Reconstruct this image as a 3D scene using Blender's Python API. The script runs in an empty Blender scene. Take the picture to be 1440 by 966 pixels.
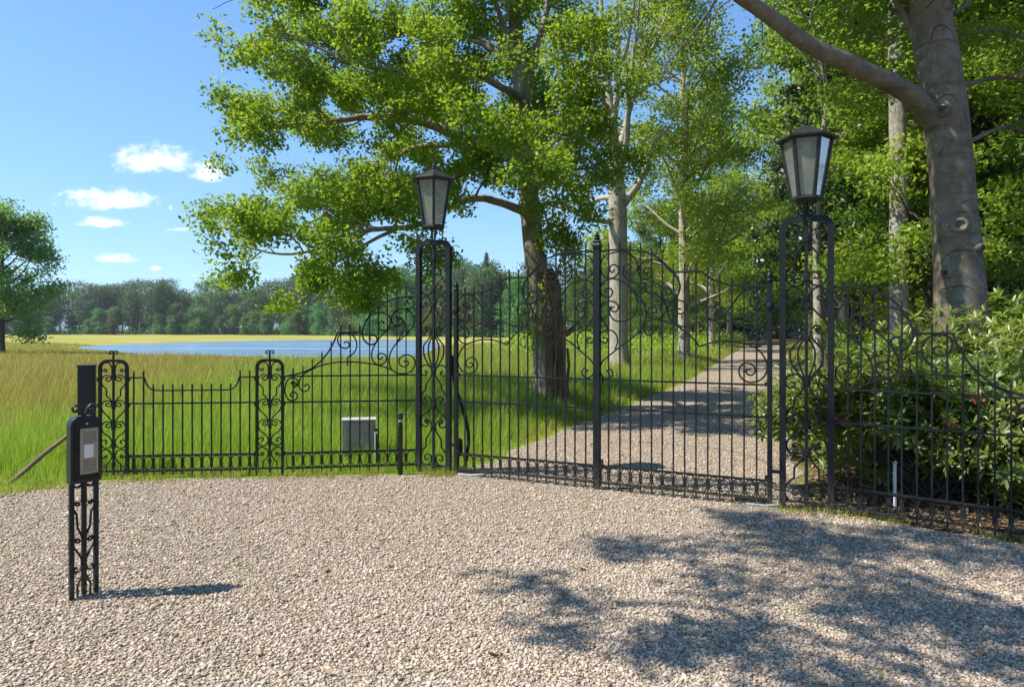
import bpy, math, random
import numpy as np
from mathutils import Vector, Matrix
from mathutils.geometry import tessellate_polygon

scene = bpy.context.scene
COL = scene.collection
R = math.radians

# ------------------------------------------------------------------ camera, sky, sun, exposure
EYE = 1.6
cam_data = bpy.data.cameras.new('camera')
cam = bpy.data.objects.new('camera', cam_data)
COL.objects.link(cam)
cam.location = (0, 0, EYE)
cam.rotation_euler = (R(90), 0, 0)
cam_data.sensor_width = 36
cam_data.lens = 24
cam_data.shift_y = -19 / 1440
cam_data.clip_start = 0.05
cam_data.clip_end = 6000
scene.camera = cam

SUN_EL = R(53)
SUN_XY = (-0.99, -0.14)          # horizontal direction towards the sun
sun_data = bpy.data.lights.new('sun', 'SUN')
sun_data.energy = 4.3
sun_data.angle = R(0.53)
sun_data.color = (1.0, 0.945, 0.86)
sun = bpy.data.objects.new('sun', sun_data)
COL.objects.link(sun)
to_sun = Vector((SUN_XY[0] * math.cos(SUN_EL), SUN_XY[1] * math.cos(SUN_EL), math.sin(SUN_EL)))
sun.rotation_euler = to_sun.to_track_quat('Z', 'Y').to_euler()
sun.location = (-20, -5, 30)

world = bpy.data.worlds.new('World')
scene.world = world
world.use_nodes = True
SKY_STRENGTH = 0.15
CLOUD_STRENGTH = 0.86


class NT:
    """small helper for writing node trees"""
    def __init__(s, tree):
        s.t = tree
        tree.nodes.clear()

    def n(s, typ, **kw):
        nd = s.t.nodes.new(typ)
        for k, v in kw.items():
            if k == 'inp':
                for kk, vv in v.items():
                    s.set(nd, kk, vv)
            else:
                setattr(nd, k, v)
        return nd

    def set(s, nd, key, v):
        sock = nd.inputs[key]
        if isinstance(v, bpy.types.NodeSocket):
            s.t.links.new(v, sock)
        else:
            sock.default_value = v

    def math(s, op, a, b=None, c=None, clamp=False):
        nd = s.n('ShaderNodeMath', operation=op, use_clamp=clamp)
        for i, v in enumerate((a, b, c)):
            if v is not None:
                s.set(nd, i, v)
        return nd.outputs[0]

    def noise(s, vec, scale, detail=3, rough=0.55, dim='3D'):
        nd = s.n('ShaderNodeTexNoise', noise_dimensions=dim)
        s.set(nd, 'Scale', scale); s.set(nd, 'Detail', detail); s.set(nd, 'Roughness', rough)
        if vec is not None:
            s.set(nd, 'Vector', vec)
        return nd

    def mixc(s, f, a, b, mode='MIX'):
        nd = s.n('ShaderNodeMix', data_type='RGBA', blend_type=mode)
        s.set(nd, 0, f); s.set(nd, 6, a); s.set(nd, 7, b)
        return nd.outputs[2]

    def ramp(s, f, stops):
        nd = s.n('ShaderNodeValToRGB')
        cr = nd.color_ramp
        while len(cr.elements) < len(stops):
            cr.elements.new(0.5)
        for e, (p, c) in zip(cr.elements, stops):
            e.position = p
            e.color = (*c, 1) if len(c) == 3 else c
        s.set(nd, 0, f)
        return nd.outputs[0]

    def smooth(s, v, a, b):
        nd = s.n('ShaderNodeMapRange', interpolation_type='SMOOTHSTEP')
        s.set(nd, 0, v); s.set(nd, 1, a); s.set(nd, 2, b)
        return nd.outputs[0]


def build_world():
    w = NT(world.node_tree)
    sky = w.n('ShaderNodeTexSky', sky_type='NISHITA')
    sky.sun_disc = False
    sky.sun_elevation = SUN_EL
    sky.sun_rotation = math.atan2(SUN_XY[0], SUN_XY[1])
    sky.altitude = 50
    sky.air_density = 1.0
    sky.dust_density = 0.1
    sky.ozone_density = 1.0
    bg = w.n('ShaderNodeBackground')
    # a clear, deep summer sky: the very bright band near the horizon is rolled off
    def vm(op, a, b):
        nd = w.n('ShaderNodeVectorMath', operation=op)
        w.set(nd, 0, a); w.set(nd, 1, b)
        return nd.outputs[0]
    den = vm('ADD', vm('MULTIPLY', sky.outputs[0], (.11, .11, .11)), (1, 1, 1))
    w.set(bg, 0, vm('MULTIPLY', vm('DIVIDE', sky.outputs[0], den), (.57, .82, 1.14))); w.set(bg, 1, SKY_STRENGTH)
    # fair weather clouds: slope coordinates of the view direction over the northern half of the sky
    tc = w.n('ShaderNodeTexCoord')
    sep = w.n('ShaderNodeSeparateXYZ'); w.set(sep, 0, tc.outputs['Generated'])
    ysafe = w.math('MAXIMUM', sep.outputs[1], 0.02)
    u = w.math('DIVIDE', sep.outputs[0], ysafe)
    v = w.math('DIVIDE', sep.outputs[2], ysafe)
    cmb = w.n('ShaderNodeCombineXYZ'); w.set(cmb, 0, u); w.set(cmb, 1, w.math('MULTIPLY', v, 1.5))
    n1 = w.noise(cmb.outputs[0], 34, 6, 0.6).outputs[0]
    n2 = w.noise(cmb.outputs[0], 85, 5, 0.65).outputs[0]
    nn = w.math('ADD', w.math('MULTIPLY', w.math('SUBTRACT', n1, 0.5), 2.1), w.math('MULTIPLY', w.math('SUBTRACT', n2, 0.5), 1.0))
    clouds = [(-.528, .245, .076, .033, 1.0), (-.444, .229, .037, .027, .95), (-.592, .188, .095, .026, 1.0),
              (-.601, .156, .045, .013, .95), (-.578, .103, .044, .0105, .9), (-.486, .1465, .022, .0045, .45),
              (-.521, .0895, .011, .0055, .7), (-.466, .079, .007, .003, .4), (-.500, .178, .005, .007, .3)]
    tot = None
    for cx, cy, sx, sy, a in clouds:
        du = w.math('DIVIDE', w.math('SUBTRACT', u, cx), sx)
        dv0 = w.math('DIVIDE', w.math('SUBTRACT', v, cy), sy)
        dv = w.math('MAXIMUM', dv0, w.math('MULTIPLY', dv0, -1.75))     # flat bases
        r2 = w.math('ADD', w.math('MULTIPLY', du, du), w.math('MULTIPLY', dv, dv))
        m = w.math('ADD', w.math('SUBTRACT', 0.75, r2), nn)
        m = w.math('MULTIPLY', w.smooth(m, -.15, 1.3), a)
        tot = m if tot is None else w.math('MAXIMUM', tot, m)
    front = w.math('GREATER_THAN', sep.outputs[1], 0.05)
    tot = w.math('MULTIPLY', tot, front)
    shade = w.ramp(w.math('ADD', w.math('MULTIPLY', n2, 0.5), w.math('MULTIPLY', n1, 0.5)), [(0.3, (.80, .84, .90)), (0.6, (1.0, .99, .97))])
    cbg = w.n('ShaderNodeBackground'); w.set(cbg, 0, shade); w.set(cbg, 1, CLOUD_STRENGTH)
    mx = w.n('ShaderNodeMixShader'); w.set(mx, 0, tot); w.set(mx, 1, bg.outputs[0]); w.set(mx, 2, cbg.outputs[0])
    out = w.n('ShaderNodeOutputWorld'); w.set(out, 0, mx.outputs[0])


build_world()
scene.view_settings.view_transform = 'Standard'
scene.view_settings.look = 'None'
scene.view_settings.exposure = 1.0
scene.view_settings.gamma = 1
scene.view_settings.use_curve_mapping = False
scene.render.engine = 'CYCLES'
scene.cycles.use_denoising = True
scene.cycles.max_bounces = 7
scene.cycles.diffuse_bounces = 3
scene.cycles.glossy_bounces = 2
scene.cycles.transmission_bounces = 5
scene.cycles.transparent_max_bounces = 8
scene.cycles.caustics_reflective = False
scene.cycles.caustics_refractive = False


def pix(px, py, Y):
    """world point seen at a place of the 1440 px wide photograph at distance Y"""
    return Vector(((px - 720) / 960 * Y, Y, EYE - (py - 464) / 960 * Y))


# ------------------------------------------------------------------ helpers
def tag(o, label=None, cat=None, group=None, kind=None):
    for k, v in (('label', label), ('category', cat), ('group', group), ('kind', kind)):
        if v:
            o[k] = v
    return o


def thing(name, label, cat, loc=(0, 0, 0), rz=0, group=None):
    o = bpy.data.objects.new(name, None)
    o.empty_display_size = 0.2
    COL.objects.link(o)
    o.location = loc
    o.rotation_euler = (0, 0, rz)
    return tag(o, label, cat, group)


def children(o):
    return [c for c in COL.objects if c.parent == o]


def copy_tree(o, parent=None):
    c = o.copy()
    COL.objects.link(c)
    if parent is not None:
        c.parent = parent
    for ch in children(o):
        copy_tree(ch, c)
    return c


def np_mesh(name, verts, faces, mat, parent=None, smooth=False, attrs=None):
    """faces: (n,k) integer array"""
    me = bpy.data.meshes.new(name)
    verts = np.asarray(verts, dtype=np.float32)
    faces = np.asarray(faces, dtype=np.int32)
    me.vertices.add(len(verts))
    me.vertices.foreach_set('co', verts.ravel())
    n, k = faces.shape
    me.loops.add(n * k)
    me.loops.foreach_set('vertex_index', faces.ravel())
    me.polygons.add(n)
    me.polygons.foreach_set('loop_start', np.arange(0, n * k, k, dtype=np.int32))
    if smooth:
        me.polygons.foreach_set('use_smooth', np.ones(n, dtype=bool))
    for an, (typ, dat) in (attrs or {}).items():
        a = me.attributes.new(an, typ, 'POINT')
        a.data.foreach_set('value' if typ == 'FLOAT' else 'vector', np.asarray(dat, dtype=np.float32).ravel())
    me.update(calc_edges=True)
    me.materials.append(mat)
    o = bpy.data.objects.new(name, me)
    COL.objects.link(o)
    o.parent = parent
    return o


def spline(pts, step=0.02):
    """Catmull-Rom through 2-D/3-D points; returns a dense polyline"""
    P = [np.array(p, float) for p in pts]
    if len(P) < 3:
        return P
    P = [2 * P[0] - P[1]] + P + [2 * P[-1] - P[-2]]
    out = []
    for i in range(1, len(P) - 2):
        p0, p1, p2, p3 = P[i - 1:i + 3]
        n = max(2, int(np.linalg.norm(p2 - p1) / step) + 1)
        t0 = 0
        t1 = t0 + max(np.linalg.norm(p1 - p0), 1e-5) ** .5
        t2 = t1 + max(np.linalg.norm(p2 - p1), 1e-5) ** .5
        t3 = t2 + max(np.linalg.norm(p3 - p2), 1e-5) ** .5
        for k in range(n):
            t = t1 + (t2 - t1) * k / n
            a1 = (t1 - t) / (t1 - t0) * p0 + (t - t0) / (t1 - t0) * p1
            a2 = (t2 - t) / (t2 - t1) * p1 + (t - t1) / (t2 - t1) * p2
            a3 = (t3 - t) / (t3 - t2) * p2 + (t - t2) / (t3 - t2) * p3
            b1 = (t2 - t) / (t2 - t0) * a1 + (t - t0) / (t2 - t0) * a2
            b2 = (t3 - t) / (t3 - t1) * a2 + (t - t1) / (t3 - t1) * a3
            out.append((t2 - t) / (t2 - t1) * b1 + (t - t1) / (t2 - t1) * b2)
    out.append(P[-2])
    return out


class MB:
    def __init__(s):
        s.v = []; s.f = []

    def box(s, c, size, rot=None, taper=1.0):
        b = len(s.v)
        for z in (-1, 1):
            k = taper if z > 0 else 1.0
            for x, y in ((-1, -1), (1, -1), (1, 1), (-1, 1)):
                p = Vector((x * size[0] / 2 * k, y * size[1] / 2 * k, z * size[2] / 2))
                if rot:
                    p = rot @ p
                s.v.append(tuple(p + Vector(c)))
        s.f += [tuple(b + i for i in q) for q in ((3, 2, 1, 0), (4, 5, 6, 7), (0, 1, 5, 4), (1, 2, 6, 5), (2, 3, 7, 6), (3, 0, 4, 7))]
        return s

    def rings(s, rings, cap=True, closed=False):
        """list of equally long vertex rings"""
        b = len(s.v); k = len(rings[0])
        for r in rings:
            s.v += [tuple(p) for p in r]
        n = len(rings)
        for i in range(n - (0 if closed else 1)):
            j = (i + 1) % n
            for q in range(k):
                w = (q + 1) % k
                s.f.append((b + i * k + q, b + i * k + w, b + j * k + w, b + j * k + q))
        if cap and not closed:
            s.f.append(tuple(b + q for q in range(k))[::-1])
            s.f.append(tuple(b + (n - 1) * k + q for q in range(k)))
        return s

    def plane_tube(s, uz, r, rn=None, sides=6, phase=0.0, y=0.0, closed=False, tip=1.0):
        """sweep along a curve lying in the local x-z plane"""
        rn = rn or r
        P = [np.array(p, float) for p in uz]
        n = len(P)
        rg = []
        for i, p in enumerate(P):
            a = P[(i - 1) % n] if (closed or i > 0) else p
            c = P[(i + 1) % n] if (closed or i < n - 1) else p
            t = c - a
            t = t / (np.linalg.norm(t) + 1e-9)
            nx, nz = t[1], -t[0]
            k = 1.0 if closed else 1 - (1 - tip) * i / (n - 1)
            ring = []
            for q in range(sides):
                an = phase + 2 * math.pi * q / sides
                cs, sn = math.cos(an), math.sin(an)
                ring.append((p[0] + nx * r * cs * k, y + rn * sn, p[1] + nz * r * cs * k))
            rg.append(ring)
        return s.rings(rg, closed=closed)

    def scroll(s, pts, r, rn=None, sides=6, y=0.0, sx=1, ox=0.0, step=0.012, ball=True):
        seg = [[]]
        for p in pts:
            if p is None:
                seg.append([])
            else:
                seg[-1].append((p[0] * sx + ox, p[1]))
        for q in seg:
            s.plane_tube(spline(q, step), r, rn, sides, y=y)
        if ball:
            for e in ((seg[0][0], seg[-1][-1])):
                s.sphere((e[0], y, e[1]), r * 1.45, 6, 4)
        return s

    def tube(s, pts, radii, sides=8, cap=True):
        P = [Vector(p) for p in pts]
        n = len(P)
        if not hasattr(radii, '__len__'):
            radii = [radii] * n
        t = (P[1] - P[0]).normalized()
        ref = Vector((0, 0, 1)) if abs(t.z) < .9 else Vector((1, 0, 0))
        nx = t.cross(ref).normalized()
        rg = []
        for i in range(n):
            t = (P[min(i + 1, n - 1)] - P[max(i - 1, 0)]).normalized()
            nx = (nx - t * nx.dot(t)).normalized()
            ny = t.cross(nx)
            rg.append([P[i] + nx * (radii[i] * math.cos(a)) + ny * (radii[i] * math.sin(a)) for a in [2 * math.pi * q / sides for q in range(sides)]])
        return s.rings(rg, cap)

    def lathe(s, prof, c=(0, 0, 0), sides=12, phase=0.0):
        """profile of (radius, z)"""
        rg = [[(c[0] + max(r, 1e-4) * math.cos(phase + 2 * math.pi * q / sides), c[1] + max(r, 1e-4) * math.sin(phase + 2 * math.pi * q / sides), c[2] + z) for q in range(sides)] for r, z in prof]
        return s.rings(rg)

    def sphere(s, c, r, seg=10, rows=6, sc=(1, 1, 1)):
        rg = []
        for i in range(rows + 1):
            th = math.pi * i / rows
            rr = max(math.sin(th), 1e-3)
            rg.append([(c[0] + sc[0] * r * rr * math.cos(2 * math.pi * q / seg), c[1] + sc[1] * r * rr * math.sin(2 * math.pi * q / seg), c[2] - sc[2] * r * math.cos(th)) for q in range(seg)])
        return s.rings(rg)

    def build(s, name, mat, parent=None, smooth=True, bevel=0, angle=40):
        me = bpy.data.meshes.new(name)
        me.from_pydata([tuple(v) for v in s.v], [], s.f)
        me.materials.append(mat)
        if smooth:
            me.polygons.foreach_set('use_smooth', np.ones(len(me.polygons), dtype=bool))
            me.set_sharp_from_angle(angle=R(angle))
        me.update()
        o = bpy.data.objects.new(name, me)
        COL.objects.link(o)
        o.parent = parent
        if bevel:
            b = o.modifiers.new('bevel', 'BEVEL')
            b.width = bevel; b.segments = 2; b.limit_method = 'ANGLE'
        return o


# ------------------------------------------------------------------ materials
MATS = {}


def material(name):
    m = bpy.data.materials.new(name)
    m.use_nodes = True
    MATS[name] = m
    return m, NT(m.node_tree)


def out(w, shader, disp=None):
    o = w.n('ShaderNodeOutputMaterial')
    w.set(o, 0, shader)


def principled(w, color, rough=0.6, normal=None, spec=0.4, metallic=0.0):
    p = w.n('ShaderNodeBsdfPrincipled')
    w.set(p, 'Base Color', color if isinstance(color, bpy.types.NodeSocket) else (*color, 1))
    w.set(p, 'Roughness', rough); w.set(p, 'Specular IOR Level', spec); w.set(p, 'Metallic', metallic)
    if normal is not None:
        w.set(p, 'Normal', normal)
    return p.outputs[0]


def bump(w, height, strength=0.5, dist=0.01):
    b = w.n('ShaderNodeBump')
    w.set(b, 'Strength', strength); w.set(b, 'Distance', dist); w.set(b, 'Height', height)
    return b.outputs[0]


def pos(w):
    return w.n('ShaderNodeNewGeometry').outputs['Position']


def objc(w):
    return w.n('ShaderNodeTexCoord').outputs['Object']


def simple(name, col, rough=0.5, spec=0.4, metallic=0.0, var=0.25, nscale=18, bstr=0.15, bdist=0.002, wear=False):
    m, w = material(name)
    c = objc(w)
    n = w.noise(c, nscale, 5, 0.6).outputs[0]
    n2 = w.noise(c, nscale * 6, 3, 0.6).outputs[0]
    lo = tuple(x * (1 - var) for x in col); hi = tuple(min(1, x * (1 + var)) for x in col)
    cc = w.ramp(n, [(0.3, lo), (0.7, hi)])
    if wear:
        # dust and rust creeping up from the ground, and a few rubbed spots
        sp = w.n('ShaderNodeSeparateXYZ'); w.set(sp, 0, c)
        low = w.math('MULTIPLY', w.smooth(sp.outputs[2], .34, .0), w.smooth(n2, .40, .60))
        spots = w.smooth(w.noise(c, 31, 5, .7).outputs[0], .66, .72)
        cc = w.mixc(w.math('MULTIPLY', low, .55), cc, (.13, .105, .075, 1))
        cc = w.mixc(w.math('MULTIPLY', spots, .5), cc, (.085, .045, .025, 1))
    out(w, principled(w, cc, w.math('ADD', rough - .1, w.math('MULTIPLY', n, .2)), bump(w, n2, bstr, bdist), spec, metallic))
    return m


iron = simple('black_iron', (.007, .010, .011), .5, .28, var=.35, nscale=9, wear=True)
simple('dark_green_paint', (.008, .013, .013), .35, .35, var=.2, nscale=5, bstr=.05)
simple('lantern_metal', (.016, .017, .016), .5, .35, var=.5, nscale=14)
simple('steel', (.45, .46, .46), .4, .5, .6, var=.2)
simple('brass_plate', (.30, .255, .185), .42, .5, .35, var=.12, nscale=30, bstr=.05)
simple('button_plastic', (.66, .63, .56), .5, .4, var=.05)
simple('glossy_black', (.008, .008, .009), .12, .5, var=.1, bstr=.02)
simple('cabinet_paint', (.30, .255, .18), .5, .4, var=.15, nscale=6)
simple('cabinet_lid', (.42, .40, .35), .45, .4, var=.1)
simple('black_rubber', (.014, .014, .015), .6, .3, var=.3)
simple('white_plastic', (.72, .72, .70), .5, .4, var=.06)
simple('concrete', (.21, .19, .155), .9, .2, var=.25, nscale=25, bstr=.4)
simple('grey_wood', (.17, .115, .07), .85, .2, var=.35, nscale=12, bstr=.6, bdist=.004)
simple('blossom', (.52, .09, .09), .6, .3, var=.4, nscale=20)
simple('bulb_white', (.75, .70, .60), .4, .4, var=.05)


def make_glass():
    m, w = material('lantern_glass')
    d = w.n('ShaderNodeBsdfDiffuse'); w.set(d, 0, (.55, .56, .52, 1))
    tl = w.n('ShaderNodeBsdfTranslucent'); w.set(tl, 0, (.70, .70, .64, 1))
    tr = w.n('ShaderNodeBsdfTransparent'); w.set(tr, 0, (.86, .88, .84, 1))
    gl = w.n('ShaderNodeBsdfGlossy'); w.set(gl, 0, (.9, .9, .9, 1)); w.set(gl, 1, .06)
    fr = w.n('ShaderNodeFresnel'); w.set(fr, 0, 1.5)
    a = w.n('ShaderNodeMixShader'); w.set(a, 0, .5); w.set(a, 1, d.outputs[0]); w.set(a, 2, tl.outputs[0])
    n = w.noise(objc(w), 14, 5, .65).outputs[0]
    dirt = w.math('ADD', .20, w.math('MULTIPLY', n, .30))
    b = w.n('ShaderNodeMixShader'); w.set(b, 0, dirt); w.set(b, 1, tr.outputs[0]); w.set(b, 2, a.outputs[0])
    c = w.n('ShaderNodeMixShader'); w.set(c, 0, w.math('MULTIPLY', .35, fr.outputs[0])); w.set(c, 1, b.outputs[0]); w.set(c, 2, gl.outputs[0])
    out(w, c.outputs[0])
    return m


make_glass()


def bark(name, dark, light, scale=(6, 6, 1.6), bstr=.7, bdist=.02, moss=None, rings=False):
    m, w = material(name)
    c = objc(w)
    mp = w.n('ShaderNodeMapping'); w.set(mp, 0, c); mp.inputs['Scale'].default_value = scale
    n = w.noise(mp.outputs[0], 2.2, 7, .62).outputs[0]
    n2 = w.noise(c, 1.3, 3, .5).outputs[0]
    col = w.ramp(n, [(.28, dark), (.72, light)])
    if rings:
        vo = w.n('ShaderNodeTexVoronoi'); w.set(vo, 'Vector', c); w.set(vo, 'Scale', 16)
        n3 = w.noise(c, 2.5, 2, .5).outputs[0]
        col = w.mixc(w.math('MULTIPLY', w.math('LESS_THAN', vo.outputs['Distance'], .12), w.smooth(n3, .45, .6)), col, (.45, .44, .40, 1))
        mp2 = w.n('ShaderNodeMapping'); w.set(mp2, 0, c); mp2.inputs['Scale'].default_value = (1.2, 1.2, 9)
        lich = w.noise(c, 4.5, 6, .7).outputs[0]
        col = w.mixc(w.math('MULTIPLY', w.smooth(lich, .54, .62), .45), col, (.25, .26, .20, 1))
        mp4 = w.n('ShaderNodeMapping'); w.set(mp4, 0, c); mp4.inputs['Scale'].default_value = (22, 22, 4)
        crk = w.noise(mp4.outputs[0], 1.5, 5, .7).outputs[0]
        col = w.mixc(w.math('MULTIPLY', w.smooth(crk, .36, .28), .6), col, (.045, .036, .028, 1))
        n = w.math('ADD', n, w.math('MULTIPLY', crk, .8))
        lines = w.noise(mp2.outputs[0], 1.0, 2, .4).outputs[0]
        col = w.mixc(w.math('MULTIPLY', w.smooth(lines, .64, .70), .35), col, (.05, .045, .035, 1))
    if moss:
        col = w.mixc(w.math('MULTIPLY', w.smooth(n2, .48, .68), .65), col, (*moss, 1))
    else:
        col = w.mixc(w.math('MULTIPLY', w.smooth(n2, .5, .7), .35), col, (*[x * .55 for x in dark], 1))
    out(w, principled(w, col, .85, bump(w, n, bstr, bdist), .2))
    return m


bark('oak_bark', (.105, .085, .062), (.38, .32, .24), (7, 7, 1.2), .9, .03, moss=(.09, .10, .035))
bark('pale_bark', (.20, .17, .125), (.48, .43, .34), (6, 6, 1.4), .6, .02)
bark('beech_bark', (.115, .090, .064), (.225, .182, .138), (3.2, 3.2, 3.2), .5, .015, rings=True)
bark('pine_bark', (.14, .115, .09), (.44, .40, .34), (9, 9, 3.5), .9, .02)
bark('dark_bark', (.045, .038, .03), (.12, .10, .08), (7, 7, 1.5), .7, .02)
bark('crease_bark', (.035, .028, .022), (.075, .062, .05), (6, 6, 6), .4, .01)
bark('rotten_wood', (.030, .020, .013), (.26, .15, .075), (9, 9, 1.0), 1.0, .04)


def leafmat(name, a, b, trans, tfac=.45, gloss=.05, objvar=.12, grough=.42, dead=None, clump=.9):
    m, w = material(name)
    g = w.n('ShaderNodeNewGeometry')
    oi = w.n('ShaderNodeObjectInfo')
    rnd = g.outputs['Random Per Island']
    col = w.mixc(rnd, (*a, 1), (*b, 1))
    if dead:
        col = w.mixc(w.smooth(rnd, .93, .97), col, (*dead, 1))
    # clumps of younger, yellower and older, deeper leaves
    cl = w.smooth(w.noise(g.outputs['Position'], clump, 3, .6).outputs[0], .35, .68)
    col = w.mixc(w.math('MULTIPLY', cl, .55), col, (min(1, b[0] * 1.25), b[1] * 1.12, b[2], 1))
    hs = w.n('ShaderNodeHueSaturation')
    w.set(hs, 'Hue', w.math('ADD', .5 - objvar * .18, w.math('MULTIPLY', oi.outputs['Random'], objvar * .36)))
    w.set(hs, 'Value', w.math('ADD', 1 - objvar * 1.2, w.math('MULTIPLY', oi.outputs['Random'], objvar * 2.4)))
    w.set(hs, 'Color', col)
    d = w.n('ShaderNodeBsdfDiffuse'); w.set(d, 0, hs.outputs[0])
    t = w.n('ShaderNodeBsdfTranslucent')
    tc = w.mixc(.75, hs.outputs[0], (*trans, 1))
    w.set(t, 0, tc)
    mx = w.n('ShaderNodeMixShader'); w.set(mx, 0, tfac); w.set(mx, 1, d.outputs[0]); w.set(mx, 2, t.outputs[0])
    gl = w.n('ShaderNodeBsdfGlossy'); w.set(gl, 0, (1, 1, 1, 1)); w.set(gl, 1, grough)
    mx2 = w.n('ShaderNodeMixShader'); w.set(mx2, 0, gloss); w.set(mx2, 1, mx.outputs[0]); w.set(mx2, 2, gl.outputs[0])
    out(w, mx2.outputs[0])
    return m


leafmat('oak_leaf', (.070, .150, .011), (.160, .245, .017), (.42, .55, .035), .5, .014)
leafmat('wood_leaf', (.070, .155, .014), (.150, .235, .024), (.42, .56, .05), .5, .014)
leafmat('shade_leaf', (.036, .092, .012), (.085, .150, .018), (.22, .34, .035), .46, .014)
leafmat('fresh_leaf', (.110, .205, .018), (.205, .300, .030), (.50, .62, .06), .5, .014)
leafmat('dark_leaf', (.018, .045, .014), (.035, .070, .020), (.06, .11, .02), .25, .05)
leafmat('pine_needle', (.045, .095, .034), (.090, .145, .050), (.13, .21, .06), .3, .03, objvar=.35)
leafmat('far_leaf', (.060, .130, .028), (.110, .190, .040), (.22, .34, .06), .4, .03, objvar=.6)
leafmat('blue_leaf', (.070, .165, .030), (.130, .240, .042), (.32, .52, .07), .5, .05)
leafmat('rhododendron_leaf', (.050, .115, .014), (.180, .240, .030), (.30, .40, .04), .38, .045, grough=.45)
leafmat('rhododendron_dark', (.050, .110, .016), (.120, .190, .028), (.20, .27, .03), .3, .045, grough=.45)


def make_grass():
    m, w = material('grass_blade')
    g = w.n('ShaderNodeNewGeometry')
    at = w.n('ShaderNodeAttribute', attribute_name='dry')
    rnd = g.outputs['Random Per Island']
    green = w.mixc(rnd, (.150, .305, .018, 1), (.320, .450, .036, 1))
    dry = w.ramp(rnd, [(0, (.36, .25, .07)), (.5, (.31, .15, .06)), (1, (.44, .32, .12))])
    col = w.mixc(at.outputs['Fac'], green, dry)
    d = w.n('ShaderNodeBsdfDiffuse'); w.set(d, 0, col)
    t = w.n('ShaderNodeBsdfTranslucent'); w.set(t, 0, w.mixc(.4, col, (.44, .62, .06, 1)))
    mx = w.n('ShaderNodeMixShader'); w.set(mx, 0, .5); w.set(mx, 1, d.outputs[0]); w.set(mx, 2, t.outputs[0])
    gl = w.n('ShaderNodeBsdfGlossy'); w.set(gl, 1, .45)
    m2 = w.n('ShaderNodeMixShader'); w.set(m2, 0, .03); w.set(m2, 1, mx.outputs[0]); w.set(m2, 2, gl.outputs[0])
    out(w, m2.outputs[0])
    return m


make_grass()


def make_ground():
    m, w = material('meadow_ground')
    p = pos(w)
    sep = w.n('ShaderNodeSeparateXYZ'); w.set(sep, 0, p)
    mp = w.n('ShaderNodeMapping'); w.set(mp, 0, p); mp.inputs['Scale'].default_value = (1, 1, 0)
    big = w.noise(mp.outputs[0], .07, 4, .55).outputs[0]
    mid = w.noise(mp.outputs[0], .9, 5, .6).outputs[0]
    fine = w.noise(mp.outputs[0], 14, 4, .6).outputs[0]
    green = w.ramp(fine, [(.3, (.085, .15, .014)), (.7, (.17, .25, .028))])
    gold = w.ramp(fine, [(.3, (.26, .23, .05)), (.7, (.40, .34, .085))])
    far = w.smooth(sep.outputs[1], 30, 95)
    f = w.math('ADD', w.math('MULTIPLY', w.smooth(big, .42, .62), .5), w.math('MULTIPLY', far, .55), clamp=True)
    col = w.mixc(w.math('MULTIPLY', f, w.math('ADD', .5, mid)), green, gold)
    # leaf litter under the wood right of the drive
    edge = w.math('SUBTRACT', sep.outputs[0], w.math('ADD', w.math('MULTIPLY', sep.outputs[1], .30), .55))
    litter = w.ramp(fine, [(.3, (.045, .030, .018)), (.5, (.13, .095, .06)), (.72, (.24, .18, .12))])
    lf = w.smooth(w.math('ADD', edge, w.math('MULTIPLY', w.math('SUBTRACT', mid, .5), 2.0)), -.6, .9)
    col = w.mixc(lf, col, litter)
    out(w, principled(w, col, .95, bump(w, fine, .6, .05), .1))
    return m


make_ground()


def make_gravel():
    m, w = material('gravel_bed')
    p = pos(w)
    vo = w.n('ShaderNodeTexVoronoi', feature='F1'); w.set(vo, 'Vector', p); w.set(vo, 'Scale', 85)
    sepc = w.n('ShaderNodeSeparateColor'); w.set(sepc, 0, vo.outputs['Color'])
    big = w.noise(p, .55, 4, .6).outputs[0]
    mid = w.noise(p, 5, 4, .6).outputs[0]
    col = w.ramp(sepc.outputs[0], [(0, (.12, .095, .065)), (.35, (.29, .228, .165)), (.7, (.39, .31, .23)), (1, (.46, .39, .29))])
    col = w.mixc(w.math('MULTIPLY', w.smooth(big, .5, .75), .35), col, (.30, .255, .20, 1))
    gap = w.smooth(vo.outputs['Distance'], .45, .85)
    col = w.mixc(w.math('MULTIPLY', gap, .55), col, (.10, .08, .06, 1))
    # moss and weeds creeping between the stones
    weed = w.math('MULTIPLY', w.smooth(w.noise(p, 1.6, 5, .7).outputs[0], .62, .74), .35)
    col = w.mixc(weed, col, (.13, .14, .045, 1))
    hgt = w.math('SUBTRACT', 1, vo.outputs['Distance'])
    out(w, principled(w, col, .92, bump(w, w.math('ADD', hgt, w.math('MULTIPLY', mid, .6)), .9, .012), .15))
    m2, w = material('gravel_stone')
    g = w.n('ShaderNodeNewGeometry')
    c = w.ramp(g.outputs['Random Per Island'], [(0, (.12, .10, .075)), (.12, (.24, .195, .14)), (.42, (.46, .355, .265)), (.72, (.55, .435, .33)), (.93, (.62, .515, .41)), (1, (.68, .61, .51))])
    n = w.noise(g.outputs['Position'], 90, 3, .6).outputs[0]
    c = w.mixc(w.math('MULTIPLY', n, .4), c, (.30, .245, .18, 1))
    bg_ = w.noise(g.outputs['Position'], .75, 5, .62).outputs[0]
    c = w.mixc(w.math('MULTIPLY', w.smooth(bg_, .50, .72), .28), c, (.22, .175, .11, 1))
    ms = w.noise(g.outputs['Position'], 2.3, 5, .7).outputs[0]
    c = w.mixc(w.math('MULTIPLY', w.smooth(ms, .60, .74), .20), c, (.17, .165, .07, 1))
    out(w, principled(w, c, .85, None, .25))


make_gravel()


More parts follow.
